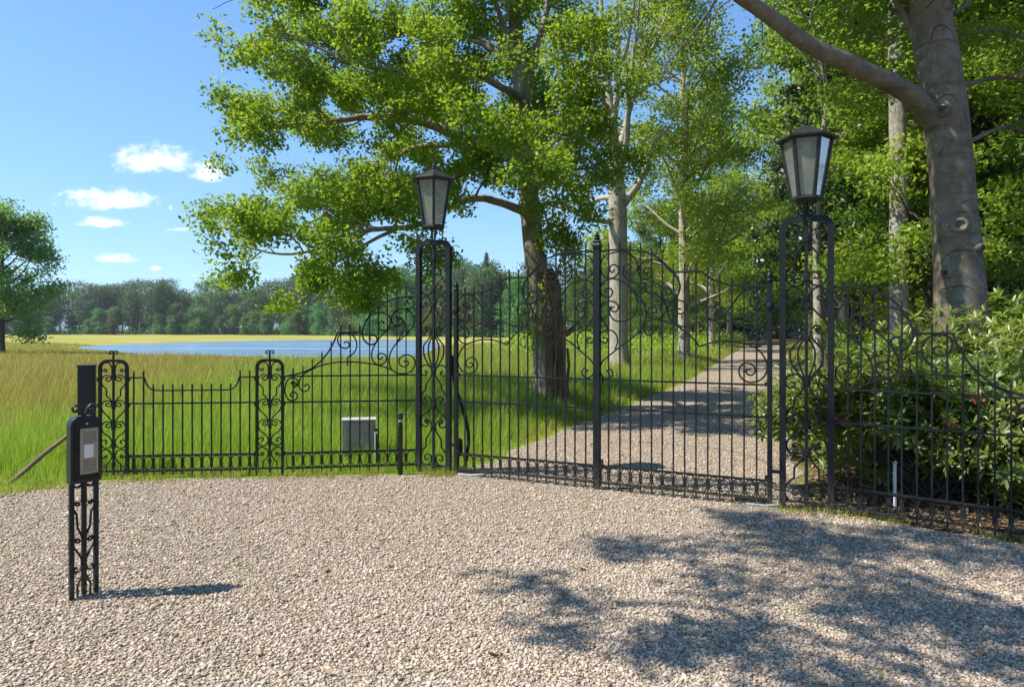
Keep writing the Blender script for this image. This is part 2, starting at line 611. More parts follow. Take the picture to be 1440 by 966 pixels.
def make_water():
    m, w = material('lake_water')
    p = pos(w)
    mp = w.n('ShaderNodeMapping'); w.set(mp, 0, p); mp.inputs['Scale'].default_value = (.35, 1.0, 1)
    n = w.noise(mp.outputs[0], 2.2, 4, .6).outputs[0]
    mp3 = w.n('ShaderNodeMapping'); w.set(mp3, 0, p); mp3.inputs['Scale'].default_value = (.03, .35, 1)
    st = w.noise(mp3.outputs[0], 1.0, 4, .55).outputs[0]
    wc = w.ramp(st, [(.35, (.08, .17, .27)), (.62, (.24, .34, .42))])
    out(w, principled(w, wc, .16, bump(w, n, 1.0, .22), .5))


make_water()

# ------------------------------------------------------------------ terrain, lake, gravel
def in_poly(x, y, poly):
    x = np.asarray(x); y = np.asarray(y)
    r = np.zeros(x.shape, bool)
    n = len(poly)
    for i in range(n):
        x1, y1 = poly[i]; x2, y2 = poly[(i + 1) % n]
        c = ((y1 > y) != (y2 > y)) & (x < (x2 - x1) * (y - y1) / (y2 - y1 + 1e-12) + x1)
        r ^= c
    return r


def poly_dist(x, y, poly):
    d = np.full(np.shape(x), 1e9)
    n = len(poly)
    for i in range(n):
        a = np.array(poly[i]); b = np.array(poly[(i + 1) % n])
        ab = b - a
        t = np.clip(((x - a[0]) * ab[0] + (y - a[1]) * ab[1]) / (ab @ ab), 0, 1)
        d = np.minimum(d, np.hypot(x - a[0] - t * ab[0], y - a[1] - t * ab[1]))
    return d


LAKE = [(-43, 68), (-38, 60), (-33, 55), (-28, 50), (-21, 41), (-17.6, 42.5), (-13, 38), (-9.5, 36.5), (-7, 38.5), (-6.2, 46), (-6.8, 60),
        (-8, 78), (-12, 100), (-18, 118), (-26, 119), (-36, 110), (-43, 96), (-46, 80)]
lk = [tuple(p) for p in spline([*LAKE, LAKE[0]], 2.0)][:-1]

DRIVE_L = [(-.55, 7.55), (-.2, 8.26), (0.0, 8.98), (1.41, 12.1), (4.54, 19), (8.78, 30), (18.3, 55), (25, 72)]
DRIVE_R = [(29, 72), (21.8, 55), (12.5, 30), (8.1, 19), (5.1, 12.5), (3.7, 9), (3.0, 7.0), (2.85, 5.95)]
rng = np.random.default_rng(5)


def wobble(pts, amp, step):
    o = []
    for a, b in zip(pts[:-1], pts[1:]):
        a = np.array(a, float); b = np.array(b, float)
        L = np.linalg.norm(b - a); n = max(1, int(L / step))
        nn = np.array([-(b - a)[1], (b - a)[0]]) / L
        for i in range(n):
            o.append(tuple(a + (b - a) * i / n + nn * rng.normal(0, amp)))
    o.append(tuple(pts[-1]))
    return o


FORE_L = [(-16, 2.6), (-9, 5.0), (-4.95, 6.62), (-4.4, 7.22), (-3.6, 7.30), (-2.5, 7.43), (-1.6, 7.5), (-.9, 7.52), (-.55, 7.55)]
FORE_R = [(2.85, 5.95), (3.45, 5.42), (4.05, 4.95), (5.3, 3.95), (9, 1.2), (16, -4)]
GRAVEL = wobble(FORE_L, .035, .15)[:-1] + [tuple(p) for p in wobble([tuple(q) for q in spline(DRIVE_L, 1.0)], .05, .3)] + \
    [tuple(p) for p in wobble([tuple(q) for q in spline(DRIVE_R, 1.0)], .05, .3)][:-1] + wobble(FORE_R, .035, .15) + [(16, -16), (-16, -16)]


def terrain(x, y):
    x = np.asarray(x, float); y = np.asarray(y, float)
    inside = in_poly(x, y, lk)
    d = poly_dist(x, y, lk)
    s = np.where(inside, -d, d)
    z = -0.45 * (1 - np.clip((s + 2.5) / 4.5, 0, 1) ** 1.0)
    # soft swells in the open meadow and a faint rise along the far shore
    far = np.clip((y - 9) / 14, 0, 1)
    sw = .05 * np.sin(x * .31 + y * .17) + .04 * np.sin(x * .13 - y * .41 + 1.3) + .03 * np.sin(x * .9 + 2) * np.sin(y * .7)
    z = z + far * sw * np.clip(s / 6, 0, 1)
    dr = in_poly(x, y, GRAVEL)
    gd = poly_dist(x, y, GRAVEL)
    k = np.where(dr, 0, np.clip(gd / 2.5, 0, 1))
    return np.where(s > 0, z * k, z)


def build_ground():
    xs = np.unique(np.concatenate([np.linspace(-900, -150, 10), np.linspace(-150, -64, 30), np.arange(-64, 40, 1.0), np.linspace(40, 120, 25), np.linspace(120, 900, 10)]))
    ys = np.unique(np.concatenate([np.linspace(-300, -20, 8), np.arange(-20, 130, 1.0), np.linspace(130, 300, 30), np.linspace(300, 1100, 10)]))
    X, Y = np.meshgrid(xs, ys)
    Z = terrain(X.ravel(), Y.ravel()).reshape(X.shape)
    v = np.stack([X, Y, Z], -1).reshape(-1, 3)
    nx, ny = len(xs), len(ys)
    i = np.arange(nx * ny).reshape(ny, nx)
    f = np.stack([i[:-1, :-1], i[:-1, 1:], i[1:, 1:], i[1:, :-1]], -1).reshape(-1, 4)
    o = np_mesh('ground', v, f, MATS['meadow_ground'], smooth=True)
    tag(o, kind='structure')


build_ground()


def sheet(name, poly, z, mat):
    tri = tessellate_polygon([[Vector((x, y, 0)) for x, y in poly]])
    o = np_mesh(name, [(x, y, z) for x, y in poly], np.array(tri), mat)
    # faces up
    me = o.data
    if len(me.polygons) and me.polygons[0].normal.z < 0:
        me.flip_normals()
    return tag(o, kind='structure')


sheet('gravel_drive', GRAVEL, .006, MATS['gravel_bed'])
big_lake = [(x, y) for x, y in lk]
sheet('lake', big_lake, -.085, MATS['lake_water'])

ICO_V = []
_p = (1 + 5 ** .5) / 2
for a, b in ((-1, _p), (1, _p), (-1, -_p), (1, -_p)):
    ICO_V.append((a, b, 0))
for a, b in ((-1, _p), (1, _p), (-1, -_p), (1, -_p)):
    ICO_V.append((0, a, b))
for a, b in ((_p, -1), (_p, 1), (-_p, -1), (-_p, 1)):
    ICO_V.append((a, 0, b))
ICO_V = np.array(ICO_V, float); ICO_V /= np.linalg.norm(ICO_V[0])
ICO_F = np.array([(0, 11, 5), (0, 5, 1), (0, 1, 7), (0, 7, 10), (0, 10, 11), (1, 5, 9), (5, 11, 4), (11, 10, 2), (10, 7, 6), (7, 1, 8), (3, 9, 4), (3, 4, 2), (3, 2, 6), (3, 6, 8), (3, 8, 9), (4, 9, 5), (2, 4, 11), (6, 2, 10), (8, 6, 7), (9, 8, 1)])


def build_stones():
    g = np.random.default_rng(11)
    n = 440000
    # more stones near the viewer, thinning along the drive
    y = 2.2 * (24.0 / 2.2) ** (g.random(n) ** 1.15)
    x = (g.random(n) * 2 - 1) * (y * .80 + 1.2)
    ok = in_poly(x, y, GRAVEL)
    x, y = x[ok], y[ok]
    n = len(x)
    s = np.minimum(np.exp(g.normal(math.log(.0053), .33, n)), .0115) * (1 + .03 * y)
    sc = np.stack([s * g.uniform(.9, 1.9, n), s * g.uniform(.8, 1.2, n), s * g.uniform(.5, .8, n)], -1)
    a = g.uniform(0, 2 * math.pi, n); tl = g.normal(0, .3, n)
    base = ICO_V[None] * g.uniform(.62, 1.25, (n, 12, 1)) * sc[:, None, :]
    ct, st = np.cos(tl)[:, None], np.sin(tl)[:, None]
    bx = base[..., 0] * ct - base[..., 2] * st; bz = base[..., 0] * st + base[..., 2] * ct
    ca, sa = np.cos(a)[:, None], np.sin(a)[:, None]
    vx = bx * ca - base[..., 1] * sa; vy = bx * sa + base[..., 1] * ca
    z0 = .006 + sc[:, 2] * g.uniform(.2, .9, n)
    v = np.stack([vx + x[:, None], vy + y[:, None], bz + z0[:, None]], -1).reshape(-1, 3)
    f = (ICO_F[None] + (np.arange(n) * 12)[:, None, None]).reshape(-1, 3)
    o = np_mesh('gravel_stones', v, f, MATS['gravel_stone'], smooth=False)
    tag(o, kind='stuff')


build_stones()


# ------------------------------------------------------------------ grass
def blades(name, x, y, hgt, wid, dry, g, lean=.35, z=None):
    n = len(x)
    if z is None:
        z = terrain(x, y)
    a = g.uniform(0, 2 * math.pi, n)
    la = g.uniform(0, 2 * math.pi, n); ln = np.abs(g.normal(0, lean, n)) * hgt
    wx, wy = np.cos(a) * wid / 2, np.sin(a) * wid / 2
    lx, ly = np.cos(la) * ln + .10 * hgt, np.sin(la) * ln
    P = np.zeros((n, 5, 3))
    P[:, 0] = np.stack([x - wx, y - wy, z - .01], -1)
    P[:, 1] = np.stack([x + wx, y + wy, z - .01], -1)
    P[:, 2] = np.stack([x + wx * .8 + lx * .35, y + wy * .8 + ly * .35, z + hgt * .58], -1)
    P[:, 3] = np.stack([x - wx * .8 + lx * .35, y - wy * .8 + ly * .35, z + hgt * .58], -1)
    P[:, 4] = np.stack([x + lx, y + ly, z + hgt], -1)
    b = (np.arange(n) * 5)[:, None]
    F = np.concatenate([b + [[0, 1, 2]], b + [[0, 2, 3]], b + [[3, 2, 4]]])
    o = np_mesh(name, P.reshape(-1, 3), F, MATS['grass_blade'], attrs={'dry': ('FLOAT', np.repeat(dry, 5))})
    return tag(o, kind='stuff')


def vnoise(x, y, s, seed):
    g = np.random.default_rng(seed)
    t = g.random((64, 64))
    u = x / s + 500.3; v = y / s + 500.7
    i = np.floor(u).astype(int); j = np.floor(v).astype(int)
    fu = u - i; fv = v - j
    fu = fu * fu * (3 - 2 * fu); fv = fv * fv * (3 - 2 * fv)
    T = lambda a, b: t[a % 64, b % 64]
    return (T(i, j) * (1 - fu) + T(i + 1, j) * fu) * (1 - fv) + (T(i, j + 1) * (1 - fu) + T(i + 1, j + 1) * fu) * fv


def build_grass():
    g = np.random.default_rng(21)
    n = 760000
    y = 6.0 * (75 / 6.0) ** (g.random(n) ** .85)
    x = -(y * .98 + 3.0) + g.random(n) * (y * 1.78 + 4.5)
    gd = poly_dist(x, y, GRAVEL)
    dl = poly_dist(x, y, lk)
    right = .300 * y + 3.0 + 1.2 * vnoise(x, y, 3, 4)
    ok = ~in_poly(x, y, GRAVEL) & ~in_poly(x, y, lk) & ((x < right) | (y > 9) & (x < .44 * y + 1.2)) & ~((x > 2.4) & (y < 9.0))
    ok &= ~(in_poly(x, y, [(-16, -16), (-16, 2.6), (-9, 5), (-4.9, 6.5), (3, 5.5), (16, -4), (16, -16)]))
    ok &= g.random(n) < np.clip(gd / .18, .25, 1)
    x, y, gd, dl = x[ok], y[ok], gd[ok], dl[ok]
    n = len(x)
    n1 = vnoise(x, y, 2.6, 1); n2 = vnoise(x, y, .7, 2); n3 = vnoise(x, y, 8, 3)
    tall = np.clip((y - 8.2) / 7, 0, 1)
    hgt = (.09 + .20 * tall + .14 * n1 + .14 * n2) * g.uniform(.55, 1.25, n)
    hgt *= np.clip(.22 + gd * .75, .22, 1) * np.clip(dl / 5, .45, 1)
    hgt *= np.clip(1.25 - y / 60, .55, 1.1)
    wid = np.maximum(.0038, .00062 * y) * g.uniform(.7, 1.5, n)
    # ripe, reddish grass in the west meadow and a bleached rim along the gravel
    west = np.clip((-x - 2 - .25 * y) / 5, 0, 1) * np.clip((y - 8) / 5, 0, 1)
    dryf = 1.2 * west * (.35 + n1) + .32 * np.clip((y - 18) / 25, 0, 1) * n3 + .9 * np.clip(1 - gd / .45, 0, 1) * n2
    dryf += .7 * np.clip(1 - dl / 5, 0, 1) + .25 * np.clip(vnoise(x, y, 1.7, 12) - .55, 0, 1)
    dryf = np.clip(dryf + g.normal(0, .12, n), 0, 1)
    tip = g.random(n) < .05 + .10 * tall
    hgt = np.where(tip, hgt * 1.4 + .06, hgt)
    dryf = np.where(tip, np.clip(dryf + .5, 0, 1), dryf)
    blades('meadow_grass', x, y, hgt, wid, dryf, g)
    # weeds and straw along the foot of the fence
    m = 3600
    t = g.random(m) * (len(FORE_L) - 3) + 2
    i = t.astype(int); fr = t - i
    A = np.array(FORE_L)
    i = np.minimum(i, len(A) - 2)
    px = A[i, 0] + (A[i + 1, 0] - A[i, 0]) * fr; py = A[i, 1] + (A[i + 1, 1] - A[i, 1]) * fr
    B = np.array([(2.3, 6.08), (2.9, 5.85), (3.5, 5.35), (4.1, 4.9), (5.2, 4.0)])
    t2 = g.random(1500) * 3.999; j = t2.astype(int); f2 = t2 - j
    qx = B[j, 0] + (B[j + 1, 0] - B[j, 0]) * f2; qy = B[j, 1] + (B[j + 1, 1] - B[j, 1]) * f2
    px = np.concatenate([px, qx]) + g.normal(0, .07, m + 1500); py = np.concatenate([py, qy]) + g.normal(0, .09, m + 1500)
    keep = vnoise(px, py, .35, 8) > .42
    px, py = px[keep], py[keep]
    k = len(px)
    blades('fence_weeds', px, py, g.uniform(.02, .085, k), g.uniform(.004, .008, k), np.clip(g.normal(.6, .3, k), 0, 1), g, .6, np.full(k, .004))
    # small weeds here and there in the gravel
    cx = g.uniform(-4, 5, 420); cy = g.uniform(3, 6.8, 420)
    okc = in_poly(cx, cy, GRAVEL)
    cx, cy = cx[okc], cy[okc]
    ii = g.integers(0, len(cx), 3600)
    wx = cx[ii] + g.normal(0, .06, 3600); wy = cy[ii] + g.normal(0, .045, 3600)
    blades('gravel_weeds', wx, wy, g.uniform(.008, .026, 3600), g.uniform(.003, .006, 3600), np.clip(g.normal(.5, .3, 3600), 0, 1), g, .8, np.full(3600, .010))


build_grass()

# ------------------------------------------------------------------ trees
LEAF4 = (np.array([(-.5, 0, 0), (0.05, .30, -.07), (.5, 0, -.04), (0.05, -.30, -.07)]), np.array([(0, 3, 2), (0, 2, 1)]))
LEAF6 = (np.array([(-.5, 0, 0), (-.18, .24, -.06), (.22, .33, -.10), (.52, 0, -.03), (.22, -.33, -.10), (-.18, -.24, -.06)]), np.array([(0, 3, 2, 1), (0, 5, 4, 3)]))
LONG6 = (np.array([(0, 0, 0), (.35, .13, -.02), (.7, .12, -.05), (1.0, 0, -.12), (.7, -.12, -.05), (.35, -.13, -.02)]), np.array([(0, 3, 2, 1), (0, 5, 4, 3)]))


def unit(a):
    return a / (np.linalg.norm(a, axis=-1, keepdims=True) + 1e-9)


def leaves_mesh(name, c, size, g, mat, parent=None, tmpl=LEAF4, up=.9, dirs=None, nrm=None):
    c = np.asarray(c, float)
    n = len(c)
    if nrm is None:
        nrm = unit(g.normal(0, 1, (n, 3)) + np.array([0, 0, up]))
    if dirs is None:
        dirs = g.normal(0, 1, (n, 3))
    a = unit(dirs - nrm * (dirs * nrm).sum(-1, keepdims=True))
    b = np.cross(nrm, a)
    s = np.broadcast_to(np.asarray(size, float), (n,))[:, None, None]
    T, Fq = tmpl
    V = c[:, None] + s * (T[None, :, 0:1] * a[:, None] + T[None, :, 1:2] * b[:, None] + T[None, :, 2:3] * nrm[:, None])
    k = len(T)
    F = (Fq[None] + (np.arange(n) * k)[:, None, None]).reshape(-1, Fq.shape[1])
    return np_mesh(name, V.reshape(-1, 3), F, mat, parent)


def vec(*a):
    return np.array(a, float)


class Tree:
    def __init__(s, seed):
        s.mb = MB(); s.anch = []; s.g = np.random.default_rng(seed); s.r = random.Random(seed)

    def limb(s, pts, r0, r1, step=.35, sides=None, wig=.02):
        P = spline(pts, step)
        n = len(P)
        L = [0]
        for a, b in zip(P[:-1], P[1:]):
            L.append(L[-1] + np.linalg.norm(b - a))
        rad = [r0 + (r1 - r0) * (l / L[-1]) ** .85 for l in L]
        P = [p + s.g.normal(0, wig * r0 * 4, 3) * (0 if i in (0,) else 1) for i, p in enumerate(P)]
        s.mb.tube(P, rad, sides or (12 if r0 > .15 else 7 if r0 > .05 else 5 if r0 > .02 else 4), cap=False)
        return P, rad

    def grow(s, P, rad, level, spec):
        """spec: list of dicts per level (per metre count, length, radius factor, angle, up, start)"""
        sp = spec[level]
        seglen = [np.linalg.norm(b - a) for a, b in zip(P[:-1], P[1:])]
        tot = sum(seglen)
        n = max(1, int(tot * (1 - sp['start']) * sp['n'] + s.r.random()))
        for k in range(n):
            f = sp['start'] + (1 - sp['start']) * ((k + s.r.random()) / n)
            d = f * tot
            i = 0
            while i < len(seglen) - 1 and d > seglen[i]:
                d -= seglen[i]; i += 1
            p = P[i] + (P[i + 1] - P[i]) * min(1, d / max(seglen[i], 1e-6))
            t = unit(P[i + 1] - P[i])
            q = s.g.normal(0, 1, 3)
            q[2] *= sp.get('flat', 1)
            side = unit(q - t * (q @ t))
            an = math.radians(s.r.gauss(sp['ang'], 12))
            dr = unit(t * math.cos(an) + side * math.sin(an) + vec(0, 0, sp['up']))
            Ln = sp['len'] * s.r.uniform(.65, 1.25) * (1 - .55 * f * sp.get('taper', 1))
            r0 = min(rad[i] * .7, sp['r'] * s.r.uniform(.8, 1.2))
            m = 3 if Ln > .8 else 2
            pts = [p]
            cur = dr
            for j in range(m):
                cur = unit(cur + s.g.normal(0, .22, 3) + vec(0, 0, sp.get('curl', .08)))
                pts.append(pts[-1] + cur * Ln / m)
            Q, rq = s.limb(pts, r0, r0 * .35, max(.12, Ln / 5), wig=.01)
            if level + 1 < len(spec):
                s.grow(Q, rq, level + 1, spec)
            if level + 1 >= len(spec) - sp.get('leafup', 0):
                s.anch += Q[max(0, len(Q) // 3):]

    def leaves(s, name, parent, per, spread, size, mat, tmpl=LEAF4, up=.9, flat=.6, limit=None, anch=None):
        A = np.array(s.anch if anch is None else anch)
        n = len(A) * per
        c = np.repeat(A, per, 0) + np.clip(s.g.normal(0, 1, (n, 3)), -1.7, 1.7) * np.array([spread, spread, spread * flat])
        if limit is not None:
            c = c[limit(c)]
        sz = size * s.g.uniform(.6, 1.3, len(c))
        return leaves_mesh(name, c, sz, s.g, mat, parent, tmpl, up)


def rough_trunk(mb, P, rad, sides=22, flare=0.0, g=None, bumps=(), ridg=.04):
    """a trunk of finely spaced rings with ridges, root flare and knots; knots are (angle, height, size, depth)"""
    P = [np.array(p, float) for p in P]
    rg = []
    ph = g.uniform(0, 6.28, 6)
    z0 = P[0][2]
    n = len(P)
    for i in range(n):
        r = rad[i]
        t = unit(P[min(i + 1, n - 1)] - P[max(i - 1, 0)])
        nx = unit(np.cross(t, vec(0, 1, 0)) if abs(t[1]) < .9 else np.cross(t, vec(1, 0, 0)))
        ny = np.cross(t, nx)
        h = P[i][2] - z0
        ring_ = []
        for q in range(sides):
            a = 2 * math.pi * q / sides
            k = 1 + ridg * (math.sin(5 * a + ph[0] + h * .3) * .5 + math.sin(3 * a + ph[1] - h * .5) * .6 + .35 * math.sin(9 * a + ph[2] + 1.1 * h)) + g.normal(0, ridg * .12)
            k += flare * math.exp(-h / .28) * (1 + .55 * math.sin(5 * a + ph[3]) + .3 * math.sin(8 * a + ph[4]))
            for (ba, bh, bs, bd) in bumps:
                da = (a - ba + math.pi) % (2 * math.pi) - math.pi
                dd = math.hypot(da * r, h - bh) / bs
                k += bd / r * (math.exp(-dd * dd * 1.2) * (1 - 1.5 * math.exp(-dd * dd * 9)))
            ring_.append(P[i] + nx * (r * k * math.cos(a)) + ny * (r * k * math.sin(a)))
        rg.append(ring_)
    mb.rings(rg, cap=True)


def resample(pts, step):
    return spline(pts, step)


def lerp_r(P, z_r):
    zs = [a for a, _ in z_r]; rs = [b for _, b in z_r]
    return [float(np.interp(p[2], zs, rs)) for p in P]


# --- the big oak behind the left gate leaf
def oak():
    D = 13.8
    T = Tree(3)
    base = pix(764, 575, D)
    root = thing('oak_tree', 'large leafy oak behind the left gate leaf, boughs reaching left over the lantern', 'tree', base)
    o = vec(*base)
    px = lambda x, y, dy=0.0: vec(*pix(x, y, D + dy)) - o
    tr = resample([px(767, 585), px(766, 540), px(763, 470), px(757, 400), px(749, 330), px(742, 260), px(738, 200), px(735, 140), px(730, 90), px(724, 30), px(716, -50), px(712, -170), px(716, -300)], .09)
    rough_trunk(T.mb, tr, lerp_r(tr, [(-.1, .235), (.6, .215), (2, .21), (3.2, .21), (4.6, .195), (6.5, .17), (8.5, .12), (12, .04)]), 24, .35, T.g, ridg=.05)
    limbs = [
        ([px(738, 225), px(723, 213, -.1), px(680, 198, -.4), px(654, 196, -.6), px(610, 178, -.9), px(558, 167, -1.3), px(523, 165, -1.5), px(476, 170, -1.8), px(423, 174, -1.9), px(367, 186, -2.0), px(330, 196, -2.0)], .125, .02),
        ([px(668, 198, -.5), px(630, 204, -.2), px(593, 206, .1), px(541, 226, .3), px(515, 256, .4), px(476, 283, .5), px(445, 309, .5), px(400, 326, .5), px(345, 338, .5)], .075, .012),
        ([px(737, 110), px(715, 82, .3), px(671, 58, .7), px(645, 52, 1.0), px(602, 52, 1.3), px(567, 44, 1.6), px(541, 33, 1.8), px(500, 25, 2.0), px(440, 5, 2.1), px(395, 0, 2.1)], .10, .015),
        ([px(567, 45, 1.5), px(523, 62, 1.4), px(484, 80, 1.4), px(460, 100, 1.4), px(410, 112, 1.3), px(370, 108, 1.3)], .05, .01),
        ([px(746, 302), px(732, 296, -.3), px(700, 284, -.8), px(671, 279, -1.1), px(628, 292, -1.5), px(584, 318, -1.8), px(523, 323, -2.2), px(484, 331, -2.4), px(440, 352, -2.6), px(395, 358, -2.6), px(340, 345, -2.6)], .095, .014),
        ([px(560, 321, -1.9), px(520, 340, -2.0), px(480, 365, -2.0), px(440, 385, -2.0), px(400, 398, -2.0)], .04, .008),
        ([px(739, 195), px(700, 170, 1.0), px(650, 140, 1.8), px(600, 120, 2.3), px(540, 110, 2.7), px(480, 130, 3.0), px(400, 150, 3.0), px(350, 150, 3.0)], .09, .013),
        ([px(741, 270), px(700, 240, 1.2), px(650, 235, 2.0), px(590, 260, 2.6), px(520, 290, 2.8), px(450, 270, 2.8), px(390, 280, 2.8)], .08, .013),
        ([px(736, 140), px(700, 120, -1.0), px(640, 90, -1.7), px(570, 100, -2.3), px(500, 90, -2.6), px(430, 60, -2.8), px(370, 50, -2.8)], .085, .013),
        ([px(741, 265), px(770, 250, .6), px(800, 240, 1.0), px(840, 238, 1.3), px(870, 250, 1.5)], .06, .012),
        ([px(745, 295), px(775, 285, -.6), px(800, 290, -.9), px(830, 305, -1.1)], .045, .01),
        ([px(737, 130), px(752, 80, .4), px(765, 30, .6), px(775, -20, .8), px(790, -90, 1.0)], .10, .02),
        ([px(733, 100), px(712, 50, -.5), px(695, 0, -.8), px(670, -60, -1.0)], .09, .02),
        ([px(728, 30), px(690, -20, .5), px(620, -60, 1.0), px(540, -80, 1.4), px(450, -70, 1.5), px(380, -50, 1.5)], .08, .015),
        ([px(718, -60), px(660, -130, -.4), px(590, -170, -.8), px(510, -190, -1.0)], .07, .015),
        ([px(716, -120), px(770, -190, .6), px(820, -230, 1.0)], .06, .015),
        ([px(739, 180), px(780, 150, -1.3), px(810, 110, -2.0), px(830, 90, -2.4)], .06, .012),
        ([px(741, 240), px(745, 225, -1.5), px(735, 215, -2.6), px(715, 225, -3.6)], .07, .012),
        ([px(740, 220), px(760, 190, 1.6), px(770, 170, 2.8), px(760, 150, 3.6)], .07, .012),
    ]
    spec = [dict(n=3.9, len=1.3, r=.026, ang=58, up=.12, start=.22, curl=.05, flat=.7, taper=.7),
            dict(n=4.4, len=.66, r=.011, ang=50, up=.08, start=.2, curl=.03, flat=.7),
            dict(n=4.2, len=.28, r=.005, ang=48, up=.1, start=.3, curl=.0)]
    for pts, r0, r1 in limbs:
        P, rd = T.limb(pts, r0, r1, .22, wig=.012)
        T.grow(P, rd, 0, spec)
    T.mb.build('trunk', MATS['oak_bark'], root, angle=70)
    keep = lambda c: (c[:, 2] > 1.9) & (T.g.random(len(c)) < .9)
    T.leaves('crown', root, 50, .15, .071, MATS['oak_leaf'], LEAF6, .9, .75, keep)
    print('oak leaves', len(T.anch) * 5)


oak()


def snag():
    base = pix(797, 578, 13.45)
    root = thing('rotten_snag', 'broken rotten trunk with torn orange wood leaning against the oak', 'dead trunk', base)
    g = np.random.default_rng(8)
    mb = MB()
    o = vec(*base)
    px = lambda x, y, dy=0.0: vec(*pix(x, y, 13.45 + dy)) - o
    P = resample([px(783, 585), px(782, 540), px(782, 500), px(781, 460), px(777, 420), px(774, 395), px(772, 378)], .05)
    rough_trunk(mb, P, lerp_r(P, [(-.1, .19), (.3, .175), (1.0, .15), (1.7, .145), (2.1, .12), (2.5, .125), (2.75, .08), (2.9, .02)]), 32, .45, g,
                bumps=[(0.1, 1.72, .13, .10), (2.2, 2.5, .16, .08), (5.2, 1.2, .16, .06), (4.2, 2.3, .14, .05)], ridg=.30)
    mb.build('trunk', MATS['rotten_wood'], root, angle=70)
    for pts, rr in (([px(795, 470), px(806, 462, -.05), px(812, 452, -.08), px(818, 462, -.1)], [.07, .05, .035, .015]),
                    ([px(775, 400), px(768, 392, -.1), px(762, 398, -.15)], [.06, .045, .02]),
                    ([px(790, 460), px(784, 480, -.14), px(781, 515, -.2), px(778, 548, -.22)], [.03, .03, .028, .03]),
                    ([px(798, 490, -.1), px(800, 515, -.17), px(797, 540, -.2), px(801, 566, -.22)], [.025, .03, .03, .045]),
                    ([px(797, 570), px(812, 573, -.2), px(835, 577, -.3)], [.09, .06, .02]),
                    ([px(785, 575), px(772, 580, -.3), px(760, 583, -.4)], [.07, .05, .02])):
        MB().tube(pts, rr, 8).build('broken_limb', MATS['rotten_wood'], root)
    iv = [px(x, y, -.1) + np.clip(g.normal(0, 1, (k, 3)), -1.6, 1.6) * np.array([s, .13, s]) for x, y, s, k in ((772, 392, .10, 90), (764, 420, .09, 70), (781, 385, .07, 45), (784, 430, .06, 30), (758, 450, .08, 50))]
    iv = np.concatenate(iv)
    leaves_mesh('ivy_foliage', iv, .06 * g.uniform(.6, 1.3, len(iv)), g, MATS['dark_leaf'], root, LEAF6)
    A = []
    for x, y, s, k in ((744, 448, .16, 90), (752, 470, .14, 70), (760, 430, .12, 40), (768, 400, .08, 30), (752, 486, .12, 40)):
        c = px(x, y, -.05)
        A += [c + g.normal(0, 1, 3) * np.array([s, .12, s]) for _ in range(k)]
    leaves_mesh('sprout_foliage', np.array(A), .085 * g.uniform(.6, 1.3, len(A)), g, MATS['fresh_leaf'], root, LEAF6)


snag()


